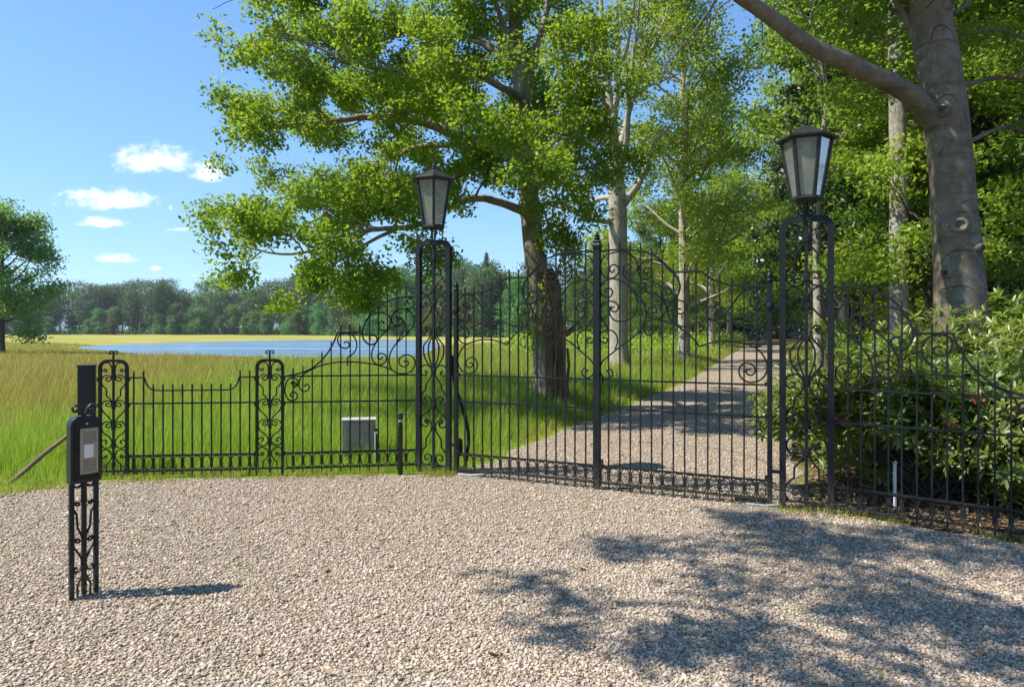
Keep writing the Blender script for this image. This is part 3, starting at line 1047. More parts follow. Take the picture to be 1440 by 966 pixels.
# --- the pale many-limbed tree
def pale_tree():
    D = 27.5
    T = Tree(14)
    base = pix(870, 517, D)
    root = thing('maple_tree', 'pale barked tree with many rising bare limbs, just right of the gate meeting post', 'tree', base)
    o = vec(*base)
    S = lambda x, y, dy=0.0: vec(*pix(680 + x / 2.683, y / 2.683, D + dy)) - o
    px = lambda x, y, dy=0.0: vec(*pix(x, y, D + dy)) - o
    tr = resample([px(871, 522), px(870, 480), px(870, 400), px(869, 340), S(505, 780), S(500, 690), S(495, 600), S(490, 520), S(482, 430), S(470, 330), S(455, 200), S(445, 60), S(440, -100)], .12)
    rough_trunk(T.mb, tr, lerp_r(tr, [(-.2, .42), (1, .38), (4, .37), (6.5, .36), (8, .31), (9, .22), (11, .15), (16, .06)]), 22, .35, T.g, ridg=.045)
    limbs = [
        ([S(530, 770), S(560, 730, -.4), S(590, 690, -.8), S(615, 630, -1.0), S(625, 590, -1.2), S(635, 540, -1.3), S(668, 510, -1.5), S(700, 490, -1.6)], .17, .05),
        ([S(490, 840), S(440, 835, -.5), S(380, 822, -1.0), S(330, 795, -1.2), S(290, 785, -1.4), S(230, 770, -1.6)], .14, .03),
        ([S(480, 745), S(440, 750, .4), S(400, 765, .8), S(350, 768, 1.0), S(300, 755, 1.3), S(240, 740, 1.5)], .12, .03),
        ([S(485, 690), S(460, 640, -.5), S(440, 610, -.8), S(400, 555, -1.2), S(330, 500, -1.6), S(270, 470, -1.8)], .15, .03),
        ([S(492, 570), S(455, 515, .6), S(430, 460, 1.0), S(410, 380, 1.4), S(390, 320, 1.5), S(370, 280, 1.6), S(320, 255, 1.8), S(280, 235, 1.8), S(230, 180, 2.0), S(190, 80, 2.2)], .15, .03),
        ([S(405, 385, 1.3), S(345, 385, 1.2), S(290, 375, 1.0), S(245, 358, .8), S(205, 318, .6), S(172, 280, .5)], .08, .02),
        ([S(480, 560), S(500, 400, -.6), S(508, 250, -1.0), S(505, 120, -1.2), S(500, -60, -1.3)], .17, .04),
        ([S(505, 600), S(530, 500, .6), S(560, 380, 1.0), S(595, 290, 1.4), S(635, 190, 1.7), S(680, 80, 2.0), S(710, -30, 2.2)], .16, .03),
        ([S(515, 640), S(540, 540, -.8), S(545, 430, -1.4), S(560, 250, -2.0), S(580, 100, -2.4), S(590, -50, -2.6)], .15, .03),
        ([S(468, 420), S(430, 330, -.7), S(400, 220, -1.2), S(350, 120, -1.6), S(320, 0, -2)], .12, .03),
        ([S(500, 300, -.9), S(540, 180, -1.6), S(560, 60, -2), S(590, -100, -2.3)], .10, .03),
        ([S(560, 380, 1), S(620, 330, 1.5), S(690, 300, 2), S(740, 280, 2.3)], .07, .02),
        ([S(460, 250), S(430, 150, 1), S(400, 40, 1.6), S(380, -80, 2)], .10, .03),
    ]
    spec = [dict(n=1.5, len=2.0, r=.04, ang=48, up=.25, start=.35, curl=.12),
            dict(n=2.6, len=.95, r=.016, ang=50, up=.1, start=.25),
            dict(n=2.0, len=.45, r=.008, ang=50, up=.1, start=.3)]
    for pts, r0, r1 in limbs:
        P, rd = T.limb(pts, r0, r1, .3, wig=.02)
        T.grow(P, rd, 0, spec)
    T.mb.build('trunk', MATS['pale_bark'], root, angle=70)
    T.leaves('crown', root, 17, .25, .125, MATS['oak_leaf'], LEAF6, .8, .8, lambda c: T.g.random(len(c)) < .85)
    print('pale leaves', len(T.anch) * 7)


pale_tree()


# --- generic broadleaf trees
def broadleaf(seed, H, r0, lo, spread, n1, leafm, barkm, per=6, lsize=.16, lspread=.24, up=.3, root=None, lean=.3, shape='round', ang=62, flat=.6, tmpl=LEAF4, spec=None, dens=1.0):
    T = Tree(seed)
    g = T.g
    tr = [vec(0, 0, -.15)]
    for k in range(1, 8):
        tr.append(vec(g.normal(0, lean * .3) * k / 7, g.normal(0, lean * .3) * k / 7, H * .96 * k / 7))
    P = resample(tr, .3 if H < 14 else .45)
    rough_trunk(T.mb, P, [r0 * (1 - .93 * (p[2] + .15) / (H)) ** .8 for p in P], 14, .35, g, ridg=.04)
    spec = spec or [dict(n=.85 * dens, len=spread * .42, r=.03, ang=50, up=.12, start=.25, curl=.06, flat=.6, taper=.6),
                    dict(n=1.6 * dens, len=spread * .2, r=.012, ang=50, up=.06, start=.2, flat=.6)]
    for k in range(n1):
        f = lo + (1 - lo) * (k + T.r.random()) / n1 * .97
        i = min(len(P) - 2, int(f * (len(P) - 1)))
        q = (f - lo) / (1 - lo)
        prof = {'round': math.sin(math.pi * min(1, .22 + q * .78)) ** .7, 'cone': 1 - .85 * q, 'tall': (1 - q * .75) ** .6}[shape]
        Ln = spread * max(.25, prof) * T.r.uniform(.75, 1.2)
        az = k * 2.399 + T.r.uniform(-.4, .4)
        an = math.radians(ang - 30 * q)
        dr = vec(math.cos(az) * math.sin(an), math.sin(az) * math.sin(an), math.cos(an))
        pts = [P[i]]
        for j in range(4):
            dr = unit(dr + g.normal(0, .13, 3) + vec(0, 0, (up - .2) * .3))
            pts.append(pts[-1] + dr * Ln / 4)
        rr = min(r0 * .38, .012 + Ln * .018)
        Q, rq = T.limb(pts, rr, rr * .2, .35, wig=.015)
        T.grow(Q, rq, 0, spec)
        T.anch += Q[len(Q) * 2 // 3:]
    T.mb.build('trunk', MATS[barkm], root, angle=70)
    T.leaves('crown', root, per, lspread, lsize, MATS[leafm], tmpl, .9, flat)
    return len(T.anch) * per


def meadow_tree():
    root = thing('lime_tree', 'lone round leafy tree at the left edge of the photo, beside the lake', 'tree', tuple(pix(3, 497, 44)))
    k = broadleaf(31, 9.0, .17, .14, 3.6, 32, 'blue_leaf', 'dark_bark', 60, .20, .42, .5, root, shape='round', ang=70)
    print('meadow tree', k)


meadow_tree()


# --- the avenue and the wood
AVENUE_L = 'tall leafy avenue trees on the left verge of the drive'
root_a = thing('avenue_tree', 'tall avenue tree on the left verge of the drive, the one nearest the gate', 'tree', (8.15, 32.3, 0), 0, AVENUE_L)
print('avenue', broadleaf(41, 19, .30, .17, 4.8, 40, 'fresh_leaf', 'pale_bark', 46, .165, .46, .25, root_a, shape='tall', ang=60))
rnd = random.Random(77)


def put(src, x, y, label=None, sc=1.0, group=None, rz=None, z=None):
    c = copy_tree(src)
    c.location = (x, y, -.05 if z is None else z)
    c.rotation_euler = (0, 0, rnd.uniform(0, 6.28) if rz is None else rz)
    c.scale = (sc * rnd.uniform(.92, 1.08),) * 2 + (sc * rnd.uniform(.94, 1.06),)
    if label: c['label'] = label
    if group: c['group'] = group
    return c


put(root_a, 14.9, 51, 'tall avenue tree on the left verge of the drive, second from the gate', 1.08)
put(root_a, 24.2, 76, 'tall avenue tree on the left verge of the drive, third from the gate', 1.0)

root_b = thing('beech_tree', 'bright leafy tree right of the drive, the first behind the right gate pillar', 'tree', (12.0, 21.5, 0), 1.0, 'leafy trees of the wood right of the drive')
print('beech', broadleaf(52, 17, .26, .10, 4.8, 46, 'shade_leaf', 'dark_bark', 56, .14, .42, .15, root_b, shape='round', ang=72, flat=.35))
root_c = thing('sapling_tree', 'slender young leafy tree between the drive and the dark wood', 'tree', (9.2, 15.0, 0), 0, 'slender young trees at the edge of the wood')
print('young', broadleaf(63, 9.5, .09, .05, 2.7, 34, 'fresh_leaf', 'dark_bark', 70, .115, .30, .15, root_c, shape='round', ang=70, flat=.35))

WOOD_LABEL = 'leafy woodland tree standing among the others in the wood right of the drive'
wood = [(17.5, 33), (23, 45), (29, 58), (34, 74), (15.5, 24), (21, 30), (27, 40), (36, 52), (18.5, 19.5), (24, 24), (30, 31), (40, 44), (13.0, 15.0), (16.2, 13.6), (22, 18), (28, 23), (35, 30), (46, 62), (52, 75), (44, 92), (36, 100), (60, 90), (18, 28.5), (25.5, 34)]
for i, (x, y) in enumerate(wood):
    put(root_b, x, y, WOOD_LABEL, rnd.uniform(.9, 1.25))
SAP = 'slender young leafy tree among the others at the edge of the wood'
for x, y in [(11.3, 17.2), (13.8, 20), (15, 17), (18, 23), (20.5, 27), (26, 38), (33.5, 50), (17.5, 15.4)]:
    put(root_c, x, y, SAP, rnd.uniform(.8, 1.2))
# left of the drive, behind the avenue
LEFTW = 'leafy woodland tree in the wood left of the drive, behind the avenue trees'
root_d = put(root_b, 13.5, 62, 'leafy woodland tree left of the drive, nearest behind the pale many-limbed tree', .8, 'leafy trees of the wood left of the drive')
for x, y, s in [(19, 72, .8), (23, 84, .85), (17, 90, .75), (12.5, 80, .62), (27, 98, .9), (21, 105, .8), (9.5, 98, .58), (31, 112, .9), (14, 112, .6), (38, 118, 1.), (45, 125, 1.05), (33, 92, .9)]:
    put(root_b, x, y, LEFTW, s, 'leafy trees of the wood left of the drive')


# --- the conifers and the pine
def conifer(name, label, loc, H, r0, seed, leafm, barkm, lo=.2, spread=2.6, n=60, group=None, droop=-.25, per=16):
    root = thing(name, label, 'tree', loc, 0, group)
    T = Tree(seed); g = T.g
    P = resample([vec(0, 0, -.1), vec(.05, .03, H * .5), vec(0, 0, H)], .5)
    rough_trunk(T.mb, P, [max(.02, r0 * (1 - .96 * p[2] / H)) for p in P], 12, .3, g, ridg=.03)
    for k in range(n):
        f = lo + (1 - lo) * (k + .5) / n
        p = vec(0, 0, H * f)
        az = k * 2.4 + T.r.uniform(-.3, .3)
        L = spread * (1.03 - (f - lo) / (1 - lo)) ** .8 * T.r.uniform(.7, 1.15) + .2
        d = vec(math.cos(az), math.sin(az), .1)
        pts = [p]
        for j in range(4):
            d = unit(d + vec(0, 0, droop * .5) + g.normal(0, .08, 3)); pts.append(pts[-1] + d * L / 4)
        Q, rq = T.limb(pts, .03 + L * .006, .008, .3, sides=4, wig=.01)
        T.grow(Q, rq, 0, [dict(n=3.2, len=L * .32, r=.01, ang=55, up=-.15, start=.15, flat=.3, curl=-.05)])
        T.anch += Q[1:]
    T.mb.build('trunk', MATS[barkm], root, angle=70)
    T.leaves('crown', root, per, .16, .15, MATS[leafm], LEAF4, .6, .5)
    return root


con = conifer('spruce_tree', 'dark drooping conifer behind the right lantern', (10.4, 22.5, 0), 17, .22, 71, 'dark_leaf', 'dark_bark', .18, 3.0, 56, 'dark conifers of the wood')
for x, y, s, l in ((13.4, 27.5, .85, 'first'), (19.2, 42, 1.0, 'second'), (27.5, 63, 1.05, 'third')):
    put(root_a, x, y, 'tall avenue tree on the right verge of the drive, %s from the gate' % l, s, 'tall leafy avenue trees on the right verge of the drive')
c2 = put(con, 13.6, 27, 'dark drooping conifer deeper in the wood, behind the pine trunk', 1.15)


def pine():
    base = pix(1263, 560, 14.5); base.z = -.05
    root = thing('pine_tree', 'tall straight pine trunk with flaky pale bark left of the big beech', 'tree', base)
    T = Tree(19)
    H = 17
    o = vec(*base)
    P = resample([vec(0, 0, -.1), vec(.02, 0, 4), vec(-.05, 0, 9), vec(0, 0, H)], .12)
    rough_trunk(T.mb, P, [.205 * (1 - .55 * p[2] / H) for p in P], 16, .15, T.g, ridg=.05)
    for k in range(26):
        f = .56 + .43 * k / 26
        az = k * 2.4; L = 3.0 * (1.15 - f) * 1.6
        d = vec(math.cos(az), math.sin(az), .25); pts = [vec(0, 0, H * f)]
        for j in range(3):
            d = unit(d + T.g.normal(0, .12, 3)); pts.append(pts[-1] + d * L / 3)
        Q, rq = T.limb(pts, .05, .012, .3)
        T.grow(Q, rq, 0, [dict(n=2.2, len=.8, r=.012, ang=50, up=.1, start=.3)])
    T.mb.build('trunk', MATS['pine_bark'], root, angle=70)
    T.leaves('crown', root, 20, .18, .16, MATS['pine_needle'], LEAF4, .4, .6)
    return root


pn = pine()


def slim_birch():
    base = pix(1150, 560, 17.0); base.z = -.05
    root = thing('slim_tree', 'slender pale speckled trunk seen through the right gate pillar', 'tree', base)
    k = broadleaf(87, 11, .13, .5, 2.2, 18, 'wood_leaf', 'pine_bark', 40, .14, .32, .2, root, shape='round', lean=.5)


slim_birch()


# --- the big beech at the right with its long bough
def beech():
    D = 9.6
    T = Tree(23)
    base = pix(1350, 620, D); base.z = -.03
    root = thing('big_beech', 'massive smooth grey beech trunk with knots and a long bough reaching left', 'tree', base)
    o = vec(*base)
    px = lambda x, y, dy=0.0: vec(*pix(x, y, D + dy)) - o
    b0 = px(1353, 600); b0[2] = -.1
    tr = resample([b0, px(1353, 520), px(1351, 430), px(1347, 360), px(1342, 290), px(1336, 220), px(1328, 150), px(1318, 80), px(1305, 0), px(1290, -90), px(1280, -200), px(1285, -420), px(1300, -700)], .035)
    zr = [(-.1, .44), (.5, .40), (1.9, .330), (2.6, .302), (3.3, .282), (4.0, .272), (4.6, .280), (4.9, .276), (5.6, .268), (6.4, .258), (9, .18), (13, .06)]
    f = math.radians(-100)
    bumps = []
    for x, y, s, d in ((1330, 320, .11, .075), (1310, 160, .10, .07), (1300, 318, .10, .06), (1360, 345, .09, .04), (1318, 12, .10, .06), (1312, 385, .07, .03), (1350, 265, .08, .03), (1322, 205, .09, .035), (1365, 410, .1, .03), (1330, 100, .07, .03)):
        h = px(x, y)[2]
        i = int(np.argmin([abs(p[2] - h) for p in tr]))
        c = tr[i]; r = float(np.interp(h, [a for a, _ in zr], [b for _, b in zr]))
        u = max(-.95, min(.95, (px(x, y)[0] - c[0]) / r))
        # ring frame: nx = t x y points to -x for an upright trunk, ny to -y
        bumps.append((u, h, s, d))
    rgb = []
    # ring angle for a bump seen from the camera side
    mbb = MB()
    def angle(u):
        return u
    P = tr; rad = lerp_r(tr, zr)
    # find the ring axes actually used (upright trunk): nx = unit(cross(t, y)), ny = cross(t, nx)
    t = vec(0, 0, 1.0); nx = np.cross(t, vec(0, 1, 0)); ny = np.cross(t, nx)
    bl = []
    for u, h, s, d in bumps:
        v = vec(u, -math.sqrt(1 - u * u), 0)
        bl.append((math.atan2(v @ ny, v @ nx) % (2 * math.pi), h + .1, s, d))
    rough_trunk(T.mb, P, rad, 72, .25, T.g, bl, ridg=.018)
    bough = [px(1322, 185), px(1303, 158, -.1), px(1285, 138, -.2), px(1262, 122, -.25), px(1240, 112, -.3), px(1212, 98, -.35), px(1190, 87, -.4), px(1150, 70, -.45), px(1112, 46, -.5), px(1078, 20, -.6), px(1048, 0, -.7), px(1000, -35, -.9), px(940, -60, -1.1), px(880, -75, -1.3)]
    P, rd = T.limb(bough, .150, .07, .1, sides=18, wig=.006)
    tw = lambda pts, r: T.limb([vec(*pix(680 + x / 2.683, y / 2.683, D - .9 + q)) - o for x, y, q in pts], r, r * .3, .1, sides=5, wig=.03)
    twigs = [([(900, -60, 0), (865, 20, 0), (820, 85, .1), (745, 180, .2), (680, 250, .3), (605, 288, .35), (530, 250, .4)], .016),
             ([(770, 150, .1), (700, 140, 0), (678, 180, -.1), (690, 260, -.1), (722, 330, -.1), (700, 400, 0)], .009),
             ([(960, -20, .2), (880, 40, .2), (830, 120, .2), (770, 180, .2), (765, 215, .2)], .012),
             ([(1040, 30, .3), (1052, 110, .3), (1045, 190, .3), (1020, 250, .3), (965, 300, .4), (930, 330, .4)], .011),
             ([(1020, 250, .3), (1050, 300, .2), (1080, 340, .1), (1110, 385, .1)], .007),
             ([(855, 40, 0), (850, 120, -.2), (822, 190, -.3), (840, 235, -.3)], .008),
             ([(800, 110, .1), (760, 95, .1), (700, 110, .2), (640, 150, .3)], .007),
             ([(605, 288, .35), (560, 330, .4), (520, 380, .5)], .005)]
    A = []
    for pts, r in twigs:
        Q, _ = tw(pts, r)
    # branch scars: a swollen lip round a sunken eye, with a drooping crease on each side
    def surf(x, y, lift=0.0):
        h = px(x, y)[2]
        c = tr[int(np.argmin([abs(p[2] - h) for p in tr]))]
        r = float(np.interp(h, [q for q, _ in zr], [q for _, q in zr]))
        u = max(-.97, min(.97, (px(x, y)[0] - c[0]) / r))
        nv = vec(u, -math.sqrt(1 - u * u), 0)
        return vec(c[0], c[1], h) + nv * (r + lift), nv
    for x, y, rr in ((1312, 163, .070), (1332, 321, .085), (1322, 386, .05), (1317, 18, .065), (1357, 352, .05)):
        p, nv = surf(x, y)
        sd = np.cross(nv, vec(0, 0, 1)); up_ = vec(0, 0, 1)
        k = MB()
        rg = []
        for q, (rad_, ht) in enumerate(((1.7, -.04), (1.4, .012), (1.1, .055), (.8, .065), (.55, .03), (.30, .004), (.05, .018))):
            rg.append([p + nv * ht + (sd * math.cos(t_) * 1.1 + up_ * math.sin(t_)) * rr * rad_ for t_ in [2 * math.pi * i_ / 18 for i_ in range(18)]])
        k.rings(rg).build('branch_scar', MATS['beech_bark'], root, angle=80)
        k2 = MB().tube([p + nv * .016 + (sd * math.cos(t_) * 1.1 + up_ * math.sin(t_)) * rr * .47 for t_ in [2 * math.pi * i_ / 18 for i_ in range(19)]], .007, 5)
        k2.build('scar_crease', MATS['crease_bark'], root)
    for pts in ([(1298, 190), (1304, 150), (1318, 142), (1332, 158), (1346, 182)], [(1310, 232), (1318, 208), (1332, 200), (1344, 206), (1354, 200)],
                [(1306, 345), (1316, 326), (1330, 304), (1350, 308), (1370, 322)], [(1316, 372), (1326, 356), (1346, 356), (1368, 368), (1378, 384)],
                [(1296, 70), (1302, 48), (1314, 50), (1326, 64), (1338, 86)], [(1290, 22), (1306, 4), (1318, -2), (1330, 8), (1340, 30)],
                [(1316, 408), (1336, 404), (1356, 412), (1376, 406)], [(1338, 252), (1352, 246), (1364, 250)], [(1334, 290), (1350, 284), (1366, 290)], [(1318, 110), (1330, 104), (1346, 110)]):
        MB().tube([surf(x, y, -.001)[0] for x, y in spline(pts, 3.0)], .0065, 5).build('bark_crease', MATS['crease_bark'], root)
    # the high crown, above the picture, that shades the trunk
    spec = [dict(n=1.1, len=2.0, r=.035, ang=55, up=.05, start=.3, flat=.5),
            dict(n=2.4, len=.9, r=.012, ang=50, up=.02, start=.2, flat=.4),
            dict(n=2.6, len=.4, r=.005, ang=45, up=.0, start=.3, flat=.4)]
    gg = T.g
    for k in range(15):
        f = .52 + .46 * k / 15
        i = int(f * (len(tr) - 1)); az = k * 2.4 + .6
        L = 5.0 * (1.25 - f)
        d = vec(math.cos(az), math.sin(az), .30); pts = [tr[i]]
        for j in range(4):
            d = unit(d + gg.normal(0, .12, 3) + vec(0, 0, .03)); pts.append(pts[-1] + d * L / 4)
        Q, rq = T.limb(pts, .10 * (1.4 - f), .02, .3)
        T.grow(Q, rq, 0, spec)
    for pts in ([tr[150], vec(-1.6, .4, 8.0), vec(-3.2, .6, 9.2), vec(-5.0, .3, 10.2)], [tr[165], vec(-1.2, -.9, 8.6), vec(-2.6, -1.6, 10.0), vec(-4.2, -2.0, 11.0)],
                [tr[175], vec(-1.4, .9, 9.4), vec(-3.0, 1.4, 10.8), vec(-4.6, 1.6, 12.0)], [tr[140], vec(-1.0, -.2, 7.6), vec(-2.4, -.4, 8.4), vec(-3.9, -.4, 9.0)],
                [tr[135], vec(-.8, .8, 7.2), vec(-1.9, 1.3, 7.9), vec(-3.0, 1.5, 8.6)]):
        Q, rq = T.limb(pts, .07, .012, .2)
        T.grow(Q, rq, 0, [dict(n=2.2, len=1.7, r=.02, ang=55, up=.0, start=.1, flat=.5), *spec[1:]])
    # low sprays at the right edge
    for pts in ([px(1345, 60, .3), px(1400, 40, .8), px(1470, 70, 1.2), px(1540, 110, 1.5)], [px(1340, 20, .4), px(1420, -30, .8), px(1500, 0, 1.0), px(1560, 60, 1.2)],
                [px(1360, 200, .5), px(1420, 180, 1.2), px(1490, 215, 1.8), px(1540, 260, 2.0)], [px(1350, 120, .5), px(1420, 110, 1.5), px(1480, 130, 2.2), px(1560, 150, 3)]):
        Q, rq = T.limb(pts, .04, .01, .2)
        T.grow(Q, rq, 0, [dict(n=2.0, len=1.3, r=.015, ang=50, up=.0, start=.2, flat=.4), *spec[1:]])
    T.mb.build('trunk', MATS['beech_bark'], root, angle=80)
    T.leaves('crown', root, 55, .26, .095, MATS['wood_leaf'], LEAF4, 1.6, .4)
    print('beech leaves', len(T.anch) * 5)


beech()


# --- tree beside the forecourt, its boughs hang over the gravel and shade it
def shade_tree():
    T = Tree(97)
    o = vec(-6.6, -.6, 0)
    root = thing('forecourt_tree', 'tree beside the forecourt whose overhanging leafy boughs shade the gravel', 'tree', tuple(o))
    tr = resample([vec(0, 0, -.1), vec(.1, 0, 3), vec(.2, .2, 6), vec(.3, .2, 9), vec(.3, .2, 12)], .4)
    rough_trunk(T.mb, tr, [.34 * (1 - .07 * max(0, p[2])) for p in tr], 16, .3, T.g)
    spec = [dict(n=2.6, len=1.0, r=.03, ang=40, up=.0, start=.25, flat=.35, taper=.6),
            dict(n=2.8, len=.6, r=.012, ang=48, up=.0, start=.2, flat=.35),
            dict(n=3.0, len=.35, r=.005, ang=45, up=.0, start=.3, flat=.35)]
    # points the boughs pass over: shadow of a point (x, y, z) lands at (x + .746 z, y + .105 z)
    def over(sx, sy, z):
        return vec(sx - .746 * z, sy - .1055 * z, z) - o
    for pts in ([tr[14], over(2.0, 2.2, 6.6), over(1.9, 3.1, 7.2), over(1.1, 3.9, 7.4), over(.25, 4.0, 7.3)],
                [tr[16], over(3.0, 2.6, 7.4), over(3.0, 3.7, 8.0), over(2.2, 4.7, 8.2), over(.75, 4.95, 8.2)],
                [tr[18], over(4.0, 2.6, 8.4), over(4.0, 3.8, 9.0), over(3.2, 4.8, 9.2), over(1.5, 5.35, 9.2)],
                [tr[20], over(5.0, 3.0, 9.4), over(4.8, 4.2, 9.8), over(4.0, 5.0, 9.9), over(2.2, 5.75, 9.8)],
                [tr[15], over(2.8, 1.6, 7.0), over(2.8, 2.6, 7.4), over(1.8, 3.4, 7.6), over(.6, 3.5, 7.6)],
                [tr[21], over(5.8, 2.2, 9.6), over(5.6, 3.2, 10.0), over(4.6, 4.1, 10.2), over(3.0, 4.4, 10.2)],
                [tr[17], over(4.0, 1.6, 8.0), over(4.2, 2.6, 8.6), over(3.4, 3.3, 8.8), over(1.6, 3.15, 8.8)],
                [tr[13], over(2.4, .8, 6.2), over(2.2, 1.8, 6.4), over(1.6, 2.4, 6.6)]):
        P, rd = T.limb(pts, .09, .015, .25)
        T.grow(P, rd, 0, spec)
    for k in range(12):
        i = 12 + k % 10; az = 2.2 + k * .28
        pts = [tr[i]]; d = vec(math.cos(az), math.sin(az), .3)
        for j in range(3):
            d = unit(d + T.g.normal(0, .15, 3)); pts.append(pts[-1] + d * 1.2)
        P, rd = T.limb(pts, .06, .015, .3); T.grow(P, rd, 0, spec[:2])
    # the bare twig tip that dips into the top of the view
    T.limb([vec(*pix(420, -60, 9)) - o, vec(*pix(350, -6, 9)) - o, vec(*pix(322, 2, 9)) - o, vec(*pix(299, 14, 9)) - o], .012, .004, .08, sides=4)
    T.limb([vec(*pix(420, -60, 9)) - o, vec(*pix(440, -200, 8)) - o, over(1.9, 3.1, 7.2)], .012, .02, .2, sides=4)
    T.mb.build('trunk', MATS['dark_bark'], root, angle=70)
    T.leaves('crown', root, 17, .14, .10, MATS['oak_leaf'], LEAF6, 1.2, .5)
    print('shade leaves', len(T.anch) * 5)


shade_tree()


# --- far wood beyond the lake
def far_proto(name, label, seed, H, kind, group):
    root = thing(name, label, 'tree', (0, 0, 0), 0, group)
    T = Tree(seed); g = T.g
    mb = T.mb
    mb.tube([(0, 0, -.3), (.1, 0, H * .5), (0, 0, H * .97)], [H * .016, H * .012, H * .003], 6)
    C = []
    if kind == 'pine':
        for k in range(26):
            f = .26 + .72 * k / 26
            rr = H * .19 * (1.15 - abs(f - .72) * 1.7) * T.r.uniform(.5, 1.15)
            az = k * 2.4
            c = vec(math.cos(az) * rr, math.sin(az) * rr, H * f)
            mb.tube([(0, 0, H * (f - .03)), tuple(c)], [.07, .03], 4, cap=False)
            C.append(c + g.normal(0, 1, (190, 3)) * np.array([.95, .95, .5]))
        mat = 'pine_needle'; sz = .42
    elif kind == 'spruce':
        for k in range(46):
            f = .08 + .9 * k / 46
            rr = H * .17 * (1 - f) + .15
            for q in range(4):
                az = k * 1.9 + q * 1.57
                m = int(10 + rr * 16)
                t = g.random(m)[:, None]
                C.append(vec(0, 0, H * f) + t * vec(math.cos(az) * rr, math.sin(az) * rr, -rr * .35) + g.normal(0, .14, (m, 3)))
        mat = 'pine_needle'; sz = .32
    else:
        for k in range(34):
            f = .08 + .88 * T.r.random()
            w = math.sin(math.pi * min(1, .12 + .86 * f)) ** .6
            rr = H * .27 * w * math.sqrt(T.r.random())
            az = T.r.random() * 6.28
            c = vec(math.cos(az) * rr, math.sin(az) * rr, H * f)
            mb.tube([(0, 0, H * max(.1, f - .15)), tuple(c)], [.08, .03], 4, cap=False)
            C.append(c + g.normal(0, 1, (240, 3)) * np.array([1.05, 1.05, .7]) * H / 15)
        mat = 'far_leaf'; sz = .44
    mb.build('trunk', MATS['pale_bark' if kind == 'pine' else 'dark_bark'], root)
    C = np.concatenate(C)
    leaves_mesh('crown', C, sz * g.uniform(.6, 1.3, len(C)), g, MATS[mat], root, LEAF4, .7)
    return root


FG = 'trees of the far wood beyond the lake and meadow'
LP = 'tall bluish pine in the far wood beyond the lake'
LB = 'rounded broadleaf tree in the far wood beyond the lake'
LS = 'pointed spruce standing out of the far wood'
pp = [far_proto('far_pine', LP, 101, 17, 'pine', FG + ' pines'), far_proto('far_pine', LP, 102, 16, 'pine', FG + ' pines')]
bb = [far_proto('far_broadleaf', LB, 103, 13, 'broad', FG + ' broadleaf'), far_proto('far_broadleaf', LB, 104, 12, 'broad', FG + ' broadleaf')]
ss = far_proto('far_spruce', LS, 105, 17, 'spruce', FG + ' spruces')
used = set()


def far(src, x, y, sc):
    if src.name in used:
        return put(src, x, y, None, sc)
    used.add(src.name)
    src.location = (x, y, 0); src.scale = (sc,) * 3
    return src


def far_wood():
    # edge of the wood: west part straight across the lake, then it comes closer behind the oak
    edge = [(-215, 240), (-165, 236), (-110, 228), (-70, 214), (-45, 190), (-28, 168), (-10, 150), (6, 138), (20, 128)]
    E = spline(edge, 1.0)
    d = 0
    last = E[0]
    row = [0, 0, 0]
    acc = 0
    k = 0
    for a, b in zip(E[:-1], E[1:]):
        acc += np.linalg.norm(b - a)
        if acc > 4.6:
            acc = 0; k += 1
            nrm = unit(vec(-(b - a)[1], (b - a)[0]))
            for rrow in range(3 if b[0] > -150 else 2):
                p = b + nrm * (rrow * 6.5 + rnd.uniform(-1.5, 1.5)) + unit(b - a) * rnd.uniform(-1.6, 1.6)
                west = p[0] < -72
                q = rnd.random()
                if rrow == 0:
                    src = rnd.choice(bb) if q < (.22 if west else .8) else rnd.choice(pp)
                    sc = (rnd.uniform(.45, .85) if src in bb else rnd.uniform(.78, 1.1)) if west else rnd.uniform(.7, 1.15)
                else:
                    src = rnd.choice(pp) if q < (.85 if west else .5) else rnd.choice(bb)
                    sc = rnd.uniform(.78, 1.2)
                    if src in bb: sc *= 1.12
                far(src, p[0], p[1], sc)
    for k in range(34):
        x = -200 + k * 4.4 + rnd.uniform(-1, 1)
        far(rnd.choice(bb), x, float(np.interp(x, [-165, -110, -70, -45], [234, 226, 212, 188])) + rnd.uniform(-3, 8), rnd.uniform(.42, .68))
    # the wood closes the view behind the drive and the avenue
    for k in range(40):
        x = 24 + k * 3.6 + rnd.uniform(-1.5, 1.5)
        far(rnd.choice(bb), x, 128 + rnd.uniform(-6, 12) - .1 * x, rnd.uniform(1.0, 1.35))
    for px_, Y, sc in ((228, 232, 1.12), (684, 150, 1.12), (650, 155, .98), (832, 135, 1.1)):
        far(ss, (px_ - 720) / 960 * Y, Y, sc)


far_wood()


def far_thicket():
    # shrubs and young growth closing the foot of the far wood
    g = np.random.default_rng(91)
    E = spline([(-460, 250), (-330, 246), (-215, 238), (-165, 234), (-110, 226), (-70, 212), (-45, 188), (-28, 166), (-10, 148), (6, 136), (20, 126), (60, 122), (110, 116), (170, 110)], 1.5)
    C = []
    for p in E:
        for q in range(2):
            h = g.uniform(1.2, 4.2)
            c = np.array([p[0] + g.normal(0, 1.2), p[1] + g.uniform(0, 16), h * .4]) + np.clip(g.normal(0, 1, (150, 3)), -1.8, 1.8) * np.array([1.5, 1.5, h * .38])
            c[:, 2] = np.abs(c[:, 2])
            C.append(c)
    C = np.concatenate(C)
    o = leaves_mesh('far_thicket', C, .42 * g.uniform(.6, 1.4, len(C)), g, MATS['far_leaf'], None, LEAF4)
    tag(o, kind='stuff')


far_thicket()


